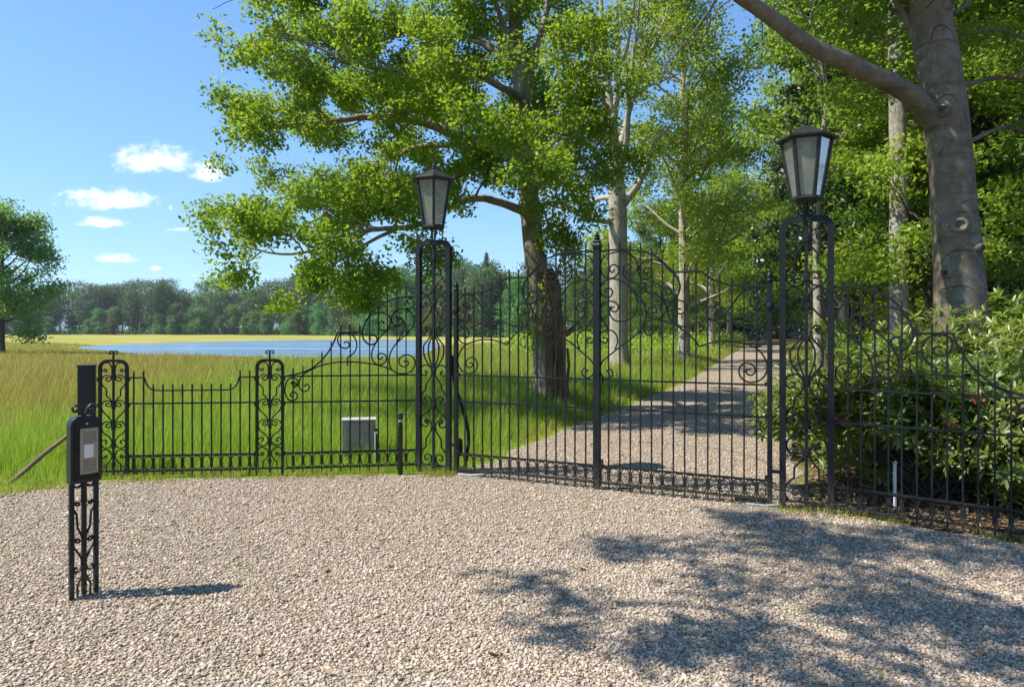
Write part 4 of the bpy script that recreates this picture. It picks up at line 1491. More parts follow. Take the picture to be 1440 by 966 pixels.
# --- undergrowth along the wood
def undergrowth():
    g = np.random.default_rng(55)
    spots = []
    for _ in range(260):
        y = g.uniform(40, 120)
        x = .38 * y - 5 - g.exponential(10)
        if x > -2 + (y - 40) * .02 and x < .40 * y - 4.5:
            spots.append((x, y, g.uniform(.4, 1.3)))
    for _ in range(170):
        y = g.uniform(10, 60)
        x = .385 * y + 4.8 + g.exponential(3)
        spots.append((x, y, g.uniform(.3, .9)))
    C = []; S = []
    for x, y, h in spots:
        if in_poly(np.array([x]), np.array([y]), GRAVEL)[0]:
            continue
        m = 170
        c = vec(x, y, h * .5) + g.normal(0, 1, (m, 3)) * np.array([h * .75, h * .75, h * .32])
        c[:, 2] = np.abs(c[:, 2]) + .03
        C.append(c); S.append(np.full(m, .07 + .0026 * y))
    C = np.concatenate(C); S = np.concatenate(S)
    o = leaves_mesh('undergrowth', C, S * g.uniform(.6, 1.4, len(S)), g, MATS['fresh_leaf'], None, LEAF4)
    tag(o, kind='stuff')


undergrowth()


# --- rhododendrons
def rhodo(label, x, y, rx, ry, h, seed, n, mat='rhododendron_leaf', size=.098, flowers=0, z0=.09):
    g = np.random.default_rng(seed)
    root = thing('rhododendron_bush', label, 'bush', (x, y, 0), 0, 'rhododendron bushes behind the right wing fence')
    cs = []; nr = []
    lob = [(g.normal(0, .38), g.normal(0, .38), g.uniform(.15, .75), g.uniform(.45, .7)) for _ in range(13)]
    while len(cs) < n:
        d = unit(g.normal(0, 1, 3))
        if d[2] < -.35: continue
        l = lob[g.integers(len(lob))]
        c = vec(l[0], l[1], l[2]) + d * l[3] * g.uniform(.55, 1.02) * np.array([1, 1, .62])
        p = vec(c[0] * rx, c[1] * ry, max(z0 * g.uniform(.6, 2), c[2] * h * .82))
        wx_, wy_ = p[0] + x, p[1] + y
        if (wx_ - 2.786) * .62 + (wy_ - 5.924) * .785 < .17 or (wx_ - 2.32) * .427 + (wy_ - 6.144) * .904 < .30:
            continue                                        # clipped back behind the fence
        cs.append(p); nr.append(unit(d + vec(0, 0, .75) + g.normal(0, .25, 3)))
    cs = np.array(cs); nr = np.array(nr)
    C, Dd, N = [], [], []
    k = 9
    for c, nn in zip(cs, nr):
        a = unit(np.cross(nn, vec(.3, .5, .2))); b = np.cross(nn, a)
        ph = g.random() * 6.28
        for q in range(k):
            an = ph + q * 2 * math.pi / k * 1.0 + g.normal(0, .15)
            r = math.cos(an) * a + math.sin(an) * b
            el = g.uniform(.0, .55) if q % 3 else g.uniform(.5, 1.1)
            d = unit(r * math.cos(el) + nn * math.sin(el))
            C.append(c + d * .012); Dd.append(d)
            N.append(unit(nn * math.cos(el) - r * math.sin(el)))
    N_ = len(C)
    leaves_mesh('foliage', np.array(C), size * g.uniform(.7, 1.25, N_), g, MATS[mat], root, LONG6, dirs=np.array(Dd), nrm=np.array(N))
    st = MB()
    for i in range(0, len(cs), max(1, len(cs) // 70)):
        c = cs[i]
        st.tube([tuple(p) for p in spline([vec(g.normal(0, .12), g.normal(0, .12), -.02), vec(c[0] * .35, c[1] * .35, c[2] * .45), c], .15)], [.018] + [.012] * 60 if False else .010, 5)
    st.build('stems', MATS['dark_bark'], root)
    outer = [i for i in range(len(cs)) if cs[i][1] < -.35 * ry and cs[i][2] > .35]
    for q in range(flowers):
        i = outer[g.integers(len(outer))]
        c = cs[i] + nr[i] * .035
        m = 44
        pp_ = c + g.normal(0, .026, (m, 3))
        leaves_mesh('blossom', pp_, .035 * g.uniform(.7, 1.2, m), g, MATS['blossom'], root, LEAF4, 0)
    return root


rhodo('broad rhododendron with reddish dead blossoms directly behind the right wing fence', 4.0, 6.6, 1.25, .95, 1.66, 201, 3200, flowers=16)
rhodo('rhododendron at the right edge of the photo, close behind the end of the wing fence', 5.15, 5.45, 1.1, .85, 1.5, 202, 2300, flowers=9)
rhodo('tall bright rhododendron rising in front of the big beech trunk', 5.75, 7.7, 1.45, 1.2, 2.25, 203, 2500, size=.110)
rhodo('small yellow green rhododendron seen through the right gate pillar', 3.95, 8.35, .75, .75, 1.35, 204, 900, size=.095)
rhodo('rhododendron between the small one by the pillar and the tall bright one', 4.75, 8.0, 1.0, .9, 1.6, 205, 1200, 'rhododendron_dark')


# dead leaves on the soil behind the right fence
def litter():
    g = np.random.default_rng(66)
    n = 9000
    y = g.uniform(4.0, 12, n); x = 2.6 + g.exponential(2.2, n) + (y - 6) * .42 * (y > 6)
    x = np.where(y < 6, x + (6 - y) * 1.25, x)
    ok = ~in_poly(x, y, GRAVEL)
    x, y = x[ok], y[ok]
    sx = g.uniform(-1.5, 5, 60); sy = g.uniform(3.1, 6.0, 60)          # a few blown on to the gravel
    x = np.concatenate([x, sx]); y = np.concatenate([y, sy])
    c = np.stack([x, y, np.full(len(x), .02) + g.uniform(0, .02, len(x))], -1)
    o = leaves_mesh('fallen_leaves', c, .055 * g.uniform(.6, 1.3, len(x)), g, MATS['dead_leaf'], None, LEAF4, 2.2)
    tag(o, kind='stuff')


leafmat('dead_leaf', (.13, .08, .04), (.30, .21, .12), (.2, .12, .06), .2, .03)
litter()

# ------------------------------------------------------------------ wrought iron: curves measured in metres, (distance along the piece, height)
LEAF_TOP = [[(1.5943,2.386),(1.5022,2.391),(1.3886,2.3905),(1.284,2.3831),(1.1807,2.3656),(1.0716,2.3316),(0.9783,2.2667),(0.9072,2.1927),(0.8614,2.145),(0.8229,2.0838),(0.8019,2.0198),(0.8124,1.9567),(0.8439,1.9009),(0.886,1.877),(0.9356,1.885),(0.9711,1.9212),(0.9747,1.9676),(0.9498,1.999),(0.9143,2.0051),(0.886,1.9832),(0.8896,1.9514),(0.9143,1.9378),(0.9285,1.9558)],
 [(0.8684,2.1488),(0.7567,2.1504),(0.7035,2.1506),(0.6078,2.1492),None,(0.6078,2.1492),(0.5468,2.1034),(0.4931,2.0671),(0.4331,2.0412),(0.367,2.02),(0.3015,2.0066),(0.2237,1.9977),(0.1211,1.9915),(0.0075,1.9925)]]
LEAF_SCROLLS = [[(1.1114,2.1576),(1.1369,2.1477),(1.1551,2.1735),(1.1369,2.198),(1.1005,2.1967),(1.068,2.1632),(1.0788,2.1206),(1.1151,2.0931),(1.1588,2.0944),(1.1954,2.1353),(1.2027,2.1825),(1.1807,2.2394),(1.1369,2.2736),(1.0716,2.2779),(1.0212,2.2721),(0.9783,2.2489),(0.9356,2.2116),(0.8931,2.1639)],
 [(1.449,2.1917),(1.4604,2.1701),(1.4832,2.1783),(1.4931,2.2081),(1.4756,2.2405),(1.4414,2.2442),(1.4074,2.2194),(1.3999,2.1753),(1.4263,2.1323),(1.4718,2.1117),(1.5251,2.1208),(1.5673,2.1555),(1.5866,2.2117),(1.5827,2.2781),(1.5481,2.3283),(1.4946,2.3553),(1.4263,2.3682),(1.366,2.3675),(1.3063,2.3536),(1.2543,2.3149),(1.2174,2.2626),(1.2064,2.2188),(1.2248,2.1761),(1.2617,2.1485),(1.2988,2.1461),(1.3324,2.1728),(1.351,2.2099)],
 [(1.3025,2.1899),(1.2802,2.1927),(1.2765,2.2216),(1.3063,2.2409),(1.3436,2.2279),(1.3585,2.1883),(1.3473,2.1369),(1.3137,2.0957),(1.2691,2.0689),(1.2101,2.0527),(1.1369,2.052),None,(1.1369,2.052),(1.1296,1.9749),None,(1.1296,1.9749),(1.0716,1.9627),(1.0212,1.9366),(0.9711,1.8963),(0.9427,1.8532),(0.9285,1.7962),(0.9783,1.7256),(1.0356,1.701),(1.0861,1.7193),(1.1114,1.7698),(1.0933,1.8126),(1.0572,1.8264),(1.0248,1.8045),(1.0284,1.7689),(1.0572,1.7656)],
 [(1.5137,1.9768),(1.5328,1.9772),(1.5366,2.0032),(1.506,2.0171),(1.4718,1.9978),(1.4642,1.9646),(1.487,1.9283),(1.5328,1.9219),(1.575,1.9524),(1.5905,2.0045),(1.575,2.0559),(1.5328,2.0916),(1.4718,2.1059),(1.4036,2.0949),(1.3361,2.0637),(1.284,2.0113),(1.2248,1.9519),(1.1734,1.893),(1.1442,1.8421),(1.1281,1.7771),(1.1332,1.7053),(1.1661,1.6262),(1.2101,1.5685),(1.2691,1.5176),(1.3361,1.4735),(1.4036,1.4218),(1.4718,1.3659),(1.5251,1.3245),(1.5712,1.2794),(1.5943,1.2123),(1.5866,1.168),(1.5534,1.1297),(1.5,1.1199),(1.4616,1.1637),(1.4852,1.2116),(1.5237,1.1906)],
 [(1.2802,2.0076),(1.2322,1.9376),(1.2101,1.8648),(1.2174,1.8143),(1.2469,1.7495),(1.2988,1.7028),(1.366,1.6835),(1.4263,1.689),(1.4718,1.7223),(1.4931,1.7739),(1.4832,1.829)],
 [(1.5099,1.6121),(1.5481,1.6786),(1.5827,1.7305),(1.5943,1.7825),(1.5827,1.8341),(1.5558,1.8707),(1.5022,1.886),(1.4338,1.8701),(1.4036,1.8315),(1.4149,1.7914),(1.449,1.7793),(1.4756,1.7958),(1.4718,1.8215),(1.4528,1.8249)],
 [(1.4338,1.4178),(1.4112,1.4876),(1.4263,1.5534),(1.4642,1.59),(1.5137,1.5973),(1.5635,1.5826),(1.5943,1.5381),(1.5789,1.4864),(1.5405,1.4682),(1.5137,1.4868),(1.529,1.5199),(1.5558,1.5235)],
 [(1.0933,1.6046),(1.0644,1.6153),(1.05,1.5903),(1.0716,1.5616),(1.1005,1.5472),(1.1332,1.5686),(1.1478,1.6118),(1.1369,1.655),(1.1005,1.6835),(1.0428,1.6975),(0.9711,1.6864),(0.9002,1.6683),(0.8439,1.6469),(0.7949,1.6186),(0.8005,1.6172),(0.7588,1.5891),(0.7035,1.5401),(0.6555,1.4915),(0.6214,1.4431),None,(0.6214,1.4431),(0.5401,1.4716),(0.4597,1.4895),(0.3802,1.4969),(0.3015,1.4927),(0.2237,1.4743),(0.1594,1.4547),(0.1084,1.4283),(0.0641,1.382),(0.0326,1.3223),(0.02,1.2625),(0.0326,1.2087),(0.0641,1.161),(0.1148,1.1326),(0.1722,1.124),(0.2237,1.1426),(0.2592,1.189),(0.2625,1.2432),(0.2366,1.2845),(0.1915,1.299),(0.1466,1.2797),(0.1243,1.2466),(0.1339,1.206),(0.1658,1.1882),(0.1979,1.2042),(0.2043,1.2311),(0.1786,1.2419)],
 [(0.8005,1.7987),(0.8319,1.8062),(0.8319,1.7709),(0.797,1.7508),(0.7588,1.7701),(0.738,1.8119),(0.7588,1.8578),(0.8005,1.8797),(0.8229,1.8829),(0.872,1.8697),(0.9072,1.8349),(0.9214,1.7819),(0.9037,1.725),(0.8579,1.6681),(0.8019,1.6362),(0.7657,1.6319),(0.7173,1.6367),(0.6555,1.6574),(0.601,1.6815),(0.5468,1.693),(0.4998,1.6948),(0.4398,1.7116),(0.3802,1.7556),(0.3276,1.8266),(0.2885,1.8872),(0.2366,1.9472),(0.185,1.9764),(0.1211,1.9848),(0.0704,1.9701),(0.0326,1.929),(0.0232,1.8821),(0.0452,1.829),(0.0894,1.7995),(0.1339,1.8035),(0.1658,1.8376),(0.1626,1.878),(0.1339,1.901),(0.0989,1.8936),(0.0894,1.8666),(0.1053,1.8534)],
 [(0.4797,1.767),(0.463,1.7874),(0.4797,1.8118),(0.5199,1.8158),(0.5502,1.7885),(0.5536,1.747),(0.5334,1.7123),(0.4998,1.6948),(0.4664,1.6774),(0.4398,1.6532),None,(0.4398,1.6532),(0.4066,1.6702),(0.3539,1.6802),(0.3015,1.6731),(0.256,1.6525),(0.2043,1.6287),(0.1466,1.6151),(0.0957,1.6184),(0.0515,1.6484),(0.0232,1.7018),(0.0295,1.7486),(0.0704,1.7858),(0.1148,1.7898),(0.153,1.7667),(0.1658,1.7297),(0.1466,1.6925),(0.1148,1.6823),(0.0894,1.7022),(0.0989,1.7258)],
 [(0.1211,1.4517),(0.0767,1.4589),(0.0389,1.496),(0.02,1.5495),(0.0389,1.5963),(0.0831,1.6197),(0.1275,1.6063),(0.1562,1.5693),(0.1498,1.5289),(0.1243,1.5122),(0.0957,1.5291),(0.0989,1.556),(0.1148,1.5626)]]
LEAF_PICKETS = [(1.503,2.4735),
 (1.3886,2.4731),
 (1.2825,2.465),
 (1.1822,2.4523),
 (1.073,2.3962),
 (0.9697,2.3375),
 (0.8635,2.2441),
 (0.7567,2.2395),
 (0.6521,2.2393),
 (0.5435,2.1966),
 (0.4364,2.1305),
 (0.3276,2.0994),
 (0.2204,2.089),
 (0.1116,2.0753)]
PILLAR_SCROLLS = [[(-0.1124,2.4373),(-0.0832,2.4327),(-0.0832,2.4097),(-0.1124,2.4042),(-0.1498,2.4351),(-0.1552,2.4643),(-0.1124,2.4862),(-0.0593,2.48),(-0.0263,2.4279),(-0.0197,2.3775),(-0.0355,2.3426),(-0.0593,2.308),(-0.0885,2.2736),None,(-0.0885,2.2736),(-0.0924,2.2019),None,(-0.0924,2.2019),(-0.1324,2.1604),(-0.1632,2.1111),(-0.1686,2.068),(-0.1458,2.0168),(-0.0924,1.9893),(-0.0395,2.0065),(-0.0171,2.0559),(-0.0329,2.095),(-0.0659,2.1105),(-0.0991,2.0872),(-0.0964,2.0541),(-0.0659,2.0574)],
 [(-0.1151,1.8964),(-0.0924,1.8974),(-0.0924,1.8701),(-0.1257,1.8607),(-0.1632,1.8873),(-0.1686,1.9308),(-0.1391,1.9661),(-0.0858,1.9748),(-0.0395,1.9349),(-0.0224,1.8774),(-0.0395,1.8061),(-0.0858,1.7494),(-0.1391,1.6923),(-0.1726,1.6347),(-0.1632,1.5914),(-0.1191,1.5655),(-0.0832,1.5843),(-0.0752,1.6087),(-0.1018,1.6173)],
 [(-0.0924,1.6029),(-0.1124,1.613),(-0.0991,1.6374),(-0.0593,1.6316),(-0.0355,1.5843),(-0.0461,1.527),(-0.0924,1.4693),(-0.1284,1.4258),(-0.1324,1.3753),(-0.1257,1.3148),(-0.0924,1.2508),(-0.0461,1.1947),(-0.0171,1.1712)],
 [(-0.0171,1.5272),(-0.0461,1.4769),(-0.0659,1.4266),(-0.0686,1.362),(-0.0593,1.3018),(-0.0395,1.2378),(-0.0171,1.1884)],
 [(-0.1124,1.1352),(-0.0924,1.1316),(-0.0964,1.1027),(-0.1324,1.0842),(-0.1686,1.1117),(-0.1726,1.1549),(-0.1391,1.1963),(-0.0792,1.2038),(-0.0395,1.1734),(-0.0224,1.1239),(-0.029,1.0808),(-0.0593,1.0367),(-0.0991,0.992),None,(-0.0991,0.992),(-0.1057,0.927),None,(-0.1057,0.927),(-0.1391,0.8966),(-0.1686,0.8446),(-0.1659,0.7942),(-0.1257,0.7676),(-0.0924,0.7868),(-0.0964,0.8197),(-0.1151,0.8186)],
 [(-0.0924,0.8098),(-0.1191,0.8141),(-0.1191,0.84),(-0.0858,0.8561),(-0.0461,0.8367),(-0.0237,0.7879),(-0.0329,0.7302),(-0.0725,0.6847),(-0.1391,0.6372),(-0.1632,0.585),(-0.1552,0.5351),(-0.1124,0.5095),(-0.0725,0.5369),(-0.0725,0.5699),(-0.0991,0.5752)],
 [(-0.0924,0.557),(-0.1151,0.5668),(-0.0991,0.5967),(-0.0487,0.5788),(-0.0237,0.5163),(-0.0395,0.4578),(-0.0725,0.4121),(-0.0991,0.3812),None,(-0.0991,0.3812),(-0.1018,0.2875),None,(-0.1018,0.2875),(-0.1391,0.2552),(-0.1726,0.2015),(-0.1726,0.1293),(-0.1324,0.083),(-0.0659,0.093),(-0.0303,0.1439),(-0.0395,0.1931),(-0.0858,0.2071),(-0.1151,0.1784),(-0.1057,0.139),(-0.0792,0.1504)]]
WING_TOP = [[(0.0126,1.9707),(0.1463,1.9697),(0.2497,1.9495),(0.3528,1.9115),(0.4408,1.8587),(0.5284,1.7616),(0.5867,1.6499),(0.6042,1.5458),(0.5722,1.4714),(0.5139,1.4341),(0.4554,1.4562),(0.4408,1.5009),(0.47,1.5382),(0.5168,1.5338),(0.5284,1.5085),(0.5066,1.4981)],
 [(0.6057,1.5726),(0.7319,1.5727),(0.8762,1.5727),None,(0.8762,1.5727),(0.8978,1.5092),(0.9408,1.4133),(1.0197,1.2957),(1.1481,1.1789),(1.2617,1.1285),(1.4241,1.0906)]]
WING_SCROLLS = [[(0.7969,1.4617),(0.7608,1.4645),(0.7463,1.4274),(0.7753,1.395),(0.833,1.4055),(0.869,1.4574),(0.869,1.5166),(0.833,1.5535),(0.768,1.5608),(0.7029,1.5311),(0.6667,1.4568),(0.6739,1.3827),(0.7174,1.3235),(0.768,1.2942),None,(0.768,1.2942),(0.768,1.2127)],
 [(1.2263,0.9814),(1.2078,1.0003),(1.1794,0.9735),(1.1908,0.9369),(1.2475,0.9186),(1.29,0.9749),(1.283,1.0481),(1.2546,1.0991),(1.1481,1.1642),(1.0197,1.2147),(0.8762,1.2387),(0.7319,1.2421),(0.5867,1.2307),(0.4408,1.2057),(0.2939,1.1567),(0.2202,1.1142),(0.1166,1.1072),(0.0498,1.1471),(0.0201,1.2145),(0.0424,1.2898),(0.1166,1.3202),(0.1907,1.2757),(0.1907,1.2083),(0.1389,1.1854),(0.0944,1.215),(0.1048,1.2481),(0.1389,1.2424)],
 [(0.2128,1.7131),(0.1907,1.7282),(0.1581,1.7028),(0.1877,1.6578),(0.2468,1.6577),(0.2822,1.71),(0.2718,1.7699),(0.2202,1.8224),(0.1389,1.8348),(0.0647,1.7976),(0.0275,1.7256),(0.0453,1.6354),(0.1166,1.5528),(0.2202,1.4556),(0.2866,1.3586),(0.3087,1.254),(0.2866,1.1642),(0.2202,1.1082)],
 [(0.1833,1.7312),(0.1418,1.6878),(0.1537,1.5978),(0.2202,1.4556)],
 [(0.1389,1.8348),(0.0869,1.8395),(0.0424,1.8683),(0.0275,1.9135),(0.0572,1.9508),(0.0944,1.9476),(0.1018,1.913),(0.0795,1.8981)],
 [(0.1759,1.6578),(0.235,1.6383),(0.3087,1.6053),(0.3821,1.5456),(0.4334,1.486),(0.4773,1.4116),(0.5022,1.3224),(0.4846,1.2478),(0.4261,1.2056),(0.3601,1.232),(0.3351,1.2841),(0.3675,1.3291),(0.4188,1.3294),(0.4334,1.2922),(0.3997,1.2696),(0.3851,1.2919)],
 [(0.5649,1.6945),(0.5284,1.7467),(0.4554,1.7842),(0.3821,1.7919),(0.3087,1.7548),(0.291,1.6876),(0.3234,1.6128),(0.3748,1.5904),(0.4232,1.6277),(0.4188,1.6799),(0.3821,1.6978),(0.3675,1.68)],
 [(1.3536,0.9976),(1.3748,1.0125),(1.3579,1.027),(1.3183,1.0118),(1.3113,0.9825),(1.3395,0.9726)],
 [(1.3579,1.0196),(1.3113,0.9825),(1.2971,1.0263),(1.3395,1.0692),(1.403,1.0567),(1.434,0.9913),(1.434,0.889),(1.3889,0.8225),(1.3325,0.8289),(1.307,0.8798),(1.3395,0.914),(1.3819,0.8955),(1.3748,0.8662),(1.3522,0.8732)]]
WING_PICKETS = [(1.3522,1.1879),
 (1.249,1.212),
 (1.1481,1.2774),
 (1.044,1.3548),
 (0.9437,1.4798),
 (0.8402,1.6526),
 (0.7362,1.6601),
 (0.6318,1.6677),
 (0.5241,1.8539),
 (0.4276,1.9483),
 (0.3263,2.0058),
 (0.2202,2.0321),
 (0.1196,2.0479)]
POST_SCROLLS = [[(-0.0904,1.1752),(-0.0675,1.1703),(-0.0751,1.1514),(-0.1103,1.1642),(-0.1241,1.2022),(-0.0996,1.24),(-0.0491,1.2461),(-0.0199,1.2017),(-0.0169,1.1115),(-0.023,1.0689)],
 [(-0.0537,1.0849),(-0.0751,1.085),(-0.0797,1.0629),(-0.0537,1.0485),(-0.0261,1.0641),(-0.0322,1.1005),(-0.0843,1.1104),(-0.1241,1.0601),(-0.1103,1.0016),(-0.0721,0.9649),None,(-0.0721,0.9649),(-0.0721,0.8907),None,(-0.0721,0.8907),(-0.0291,0.8476),(-0.0138,0.8111)],
 [(-0.0506,0.8099),(-0.0736,0.8101),(-0.0767,0.788),(-0.0506,0.7751),(-0.0245,0.7906),(-0.0307,0.8286),(-0.0797,0.8386),(-0.1241,0.7917),(-0.1088,0.7252),(-0.0491,0.6613),(-0.0123,0.6055)],
 [(-0.0506,0.5855),(-0.0736,0.5858),(-0.0767,0.5637),(-0.0506,0.5507),(-0.0245,0.5661),(-0.0307,0.6042),(-0.0843,0.6112),(-0.1241,0.5628),(-0.1027,0.4961),(-0.0383,0.443),(-0.0153,0.3842),(-0.0491,0.3341),(-0.1027,0.335),(-0.1272,0.386),(-0.0996,0.4171),(-0.069,0.4008),(-0.0797,0.3805)],
 [(-0.0904,0.2432),(-0.069,0.2507),(-0.0751,0.2271),(-0.1103,0.2278),(-0.1302,0.2645),(-0.1027,0.3098),(-0.0537,0.3042),(-0.0169,0.2577),(-0.0322,0.1947),(-0.0721,0.1528),None,(-0.0721,0.1528),(-0.0751,0.0897)]]
INTERCOM_SCROLLS = [[(-0.0246,0.6692),(-0.0361,0.663),(-0.0513,0.6726),(-0.0581,0.6921),(-0.0399,0.7037),(-0.0208,0.6977),(-0.0108,0.675),(-0.0108,0.608),(-0.0123,0.5791)],
 [(-0.0437,0.5731),(-0.0361,0.5756),(-0.0246,0.5649),(-0.0323,0.5557),(-0.049,0.5659),(-0.0566,0.5799),None,(-0.0566,0.5799),(-0.0596,0.5474),(-0.0399,0.5057),None,(-0.0399,0.5057),(-0.0338,0.4211),None,(-0.0338,0.4211),(-0.017,0.3837),(-0.0077,0.3563)],
 [(-0.0437,0.357),(-0.0338,0.357),(-0.0208,0.3429),(-0.0323,0.3358),(-0.049,0.3484),(-0.0566,0.3602),None,(-0.0566,0.3602),(-0.0581,0.3233),(-0.0323,0.275),(-0.0131,0.2322),(-0.0131,0.1904),(-0.0246,0.1645),(-0.0437,0.1617),(-0.0566,0.182),(-0.0437,0.1866)],
 [(-0.0054,0.1463),(-0.0231,0.1098),(-0.0361,0.0762),None,(-0.0361,0.0762),(-0.0345,0.0091)]]


IR = MATS['black_iron']
GDIR = Vector((.9043, -.4269))
GL = Vector((-.616, 7.53)); GR = Vector((2.32, 6.144))
LEAF_W = 1.623


def bar(u0, u1, z, dep=.028, th=.017, y=0.0):
    return MB().box(((u0 + u1) / 2, y, z), (abs(u1 - u0), dep, th))


def picket(root, u, ztop, z0=.022, w=.0135, band=.16):
    m = MB()
    m.box((u, 0, (z0 + ztop - .012) / 2), (w, w, ztop - z0 - .012))
    h = w / 2
    m.rings([[(u - h, -h, ztop - .012), (u + h, -h, ztop - .012), (u + h, h, ztop - .012), (u - h, h, ztop - .012)],
             [(u - h * .35, -h * .35, ztop), (u + h * .35, -h * .35, ztop), (u + h * .35, h * .35, ztop), (u - h * .35, h * .35, ztop)]])
    if band:
        m.box((u, 0, band), (.026, .022, .010))
    return m.build('picket', IR, root, smooth=False)


def ring(root, u, z0, z1, wid):
    cz = (z0 + z1) / 2; a = wid / 2; b = (z1 - z0) / 2
    pts = []
    for k in range(28):
        t = 2 * math.pi * k / 28
        c, s = math.cos(t), math.sin(t)
        e = .75                                            # a rounded oblong
        pts.append((u + a * math.copysign(abs(c) ** e, c), cz + b * math.copysign(abs(s) ** e, s)))
    m = MB().plane_tube(pts, .0055, .009, 6, closed=True)
    return m.build('ring', IR, root)


def ring_band(root, us, u_lo, u_hi, z0=.075, z1=.245):
    bar(u_lo, u_hi, z0).build('rail', IR, root, smooth=False)
    bar(u_lo, u_hi, z1).build('rail', IR, root, smooth=False)
    edges = sorted([u_lo, *us, u_hi])
    for a, b in zip(edges[:-1], edges[1:]):
        if b - a > .05:
            ring(root, (a + b) / 2, z0 + .012, z1 - .012, (b - a) - .022)


def scroll_part(root, pts, r=.0080, rn=.011, sx=1, y=0.0, name='scroll', ball=True):
    return MB().scroll(pts, r, rn, 6, sx=sx, y=y, ball=ball).build(name, IR, root, angle=60)


def arch_frame(half, ztop, rc, th, dep=None, zbot=0.0):
    """inverted U of square tube"""
    dep = dep or th
    pts = [(-half, zbot)]
    for k in range(9):
        a = math.pi - k / 8 * math.pi / 2
        pts.append((-half + rc + rc * math.cos(a), ztop - rc + rc * math.sin(a)))
    for k in range(9):
        a = math.pi / 2 - k / 8 * math.pi / 2
        pts.append((half - rc + rc * math.cos(a), ztop - rc + rc * math.sin(a)))
    pts.append((half, zbot))
    return MB().plane_tube(pts, th / 2 * 1.4142, dep / 2 * 1.4142, 4, phase=math.pi / 4)


# --- gate leaves
def make_leaf():
    t = thing('gate_leaf', 'left wrought iron gate leaf with the tall finialed meeting post on its edge', 'gate',
              (GL.x, GL.y, 0), math.atan2(GDIR.y, GDIR.x), 'pair of drive gate leaves')
    hp = MB().box((0, 0, 1.04), (.042, .042, 2.0)).build('hinge_post', IR, t, smooth=False, bevel=.004)
    MB().lathe([(.03, 2.035), (.033, 2.05), (.024, 2.062), (.03, 2.085), (.026, 2.105), (.012, 2.118), (.012, 2.13), (.004, 2.145)], sides=12).build('finial', IR, hp)
    MB().lathe([(.031, 1.785), (.036, 1.80), (.036, 1.825), (.031, 1.84)], sides=12).build('collar', IR, hp)
    for z in (1.81, .33):
        MB().box((-.055, 0, z), (.07, .03, .028)).build('hinge', IR, t, smooth=False)
    us = [p[0] for p in LEAF_PICKETS]
    for u, z in LEAF_PICKETS:
        picket(t, u, z)
    for z in (1.104, .815):
        bar(.02, LEAF_W - .03, z, .026, .016).build('rail', IR, t, smooth=False)
    ring_band(t, us, .022, LEAF_W - .03, .075, .243)
    for c in LEAF_TOP:
        MB().scroll(c, .0100, .014, 6, ball=False).build('top_rail', IR, t, angle=60)
    for c in LEAF_SCROLLS:
        scroll_part(t, c)
    MB().box((.16, 0, .047), (.28, .012, .034)).build('foot_plate', IR, t, smooth=False)
    for z in (1.11, .27, .82):
        MB().box((.028, -.012, z), (.03, .03, .035)).build('lug', IR, t, smooth=False)
    return t


leaf = make_leaf()
leaf2 = copy_tree(leaf)
leaf2.location = (GR.x, GR.y, 0)
leaf2.rotation_euler = (0, 0, math.atan2(-GDIR.y, -GDIR.x))
leaf2['label'] = 'right wrought iron gate leaf, in front of the gravel drive, without the meeting post'


def meeting_post(root):
    u = LEAF_W
    p = MB().box((u, 0, 1.225), (.070, .060, 2.39)).build('meeting_post', IR, root, smooth=False, bevel=.004)
    f = MB()
    q = math.pi / 4
    f.lathe([(.052, 2.42), (.054, 2.45), (.040, 2.465), (.048, 2.485), (.030, 2.50)], (u, 0, 0), 4, q)
    f.lathe([(.020, 2.50), (.034, 2.515), (.020, 2.53), (.030, 2.545), (.016, 2.556), (.012, 2.575), (.004, 2.59)], (u, 0, 0), 10)
    f.build('finial', IR, p, angle=30)
    for z in (.275, 1.10):
        MB().box((u + .045, 0, z), (.03, .05, .06)).build('latch', IR, p, smooth=False)


meeting_post(leaf)


# --- tall pillars
def make_pillar(loc):
    t = thing('gate_pillar', 'tall openwork iron gate pillar on the left, between meadow fence and gate leaf', 'gate pillar',
              (*loc, 0), math.atan2(GDIR.y, GDIR.x), 'openwork gate pillars')
    arch_frame(.195, 2.576, .085, .053, .053, -.03).build('frame', IR, t, smooth=True, angle=50)
    MB().box((0, 0, 1.275), (.026, .024, 2.55)).build('centre_bar', IR, t, smooth=False)
    bar(-.168, .168, .083, .03, .02).build('rail', IR, t, smooth=False)
    for c in PILLAR_SCROLLS:
        for s in (1, -1):
            scroll_part(t, c, .0086, .012, sx=s)
    for z in (2.40, 2.056, 1.89, 1.525, 1.14, .747, .52, .13):
        MB().box((0, 0, z), (.042, .036, .055)).build('collar', IR, t, smooth=False, bevel=.004)
    return t


pl = make_pillar(GL - GDIR * .291)
pr = copy_tree(pl)
pr.location = (GR.x + GDIR.x * .303, GR.y + GDIR.y * .303, 0)
pr['label'] = 'tall openwork iron gate pillar on the right, before the rhododendron and beside the right leaf'


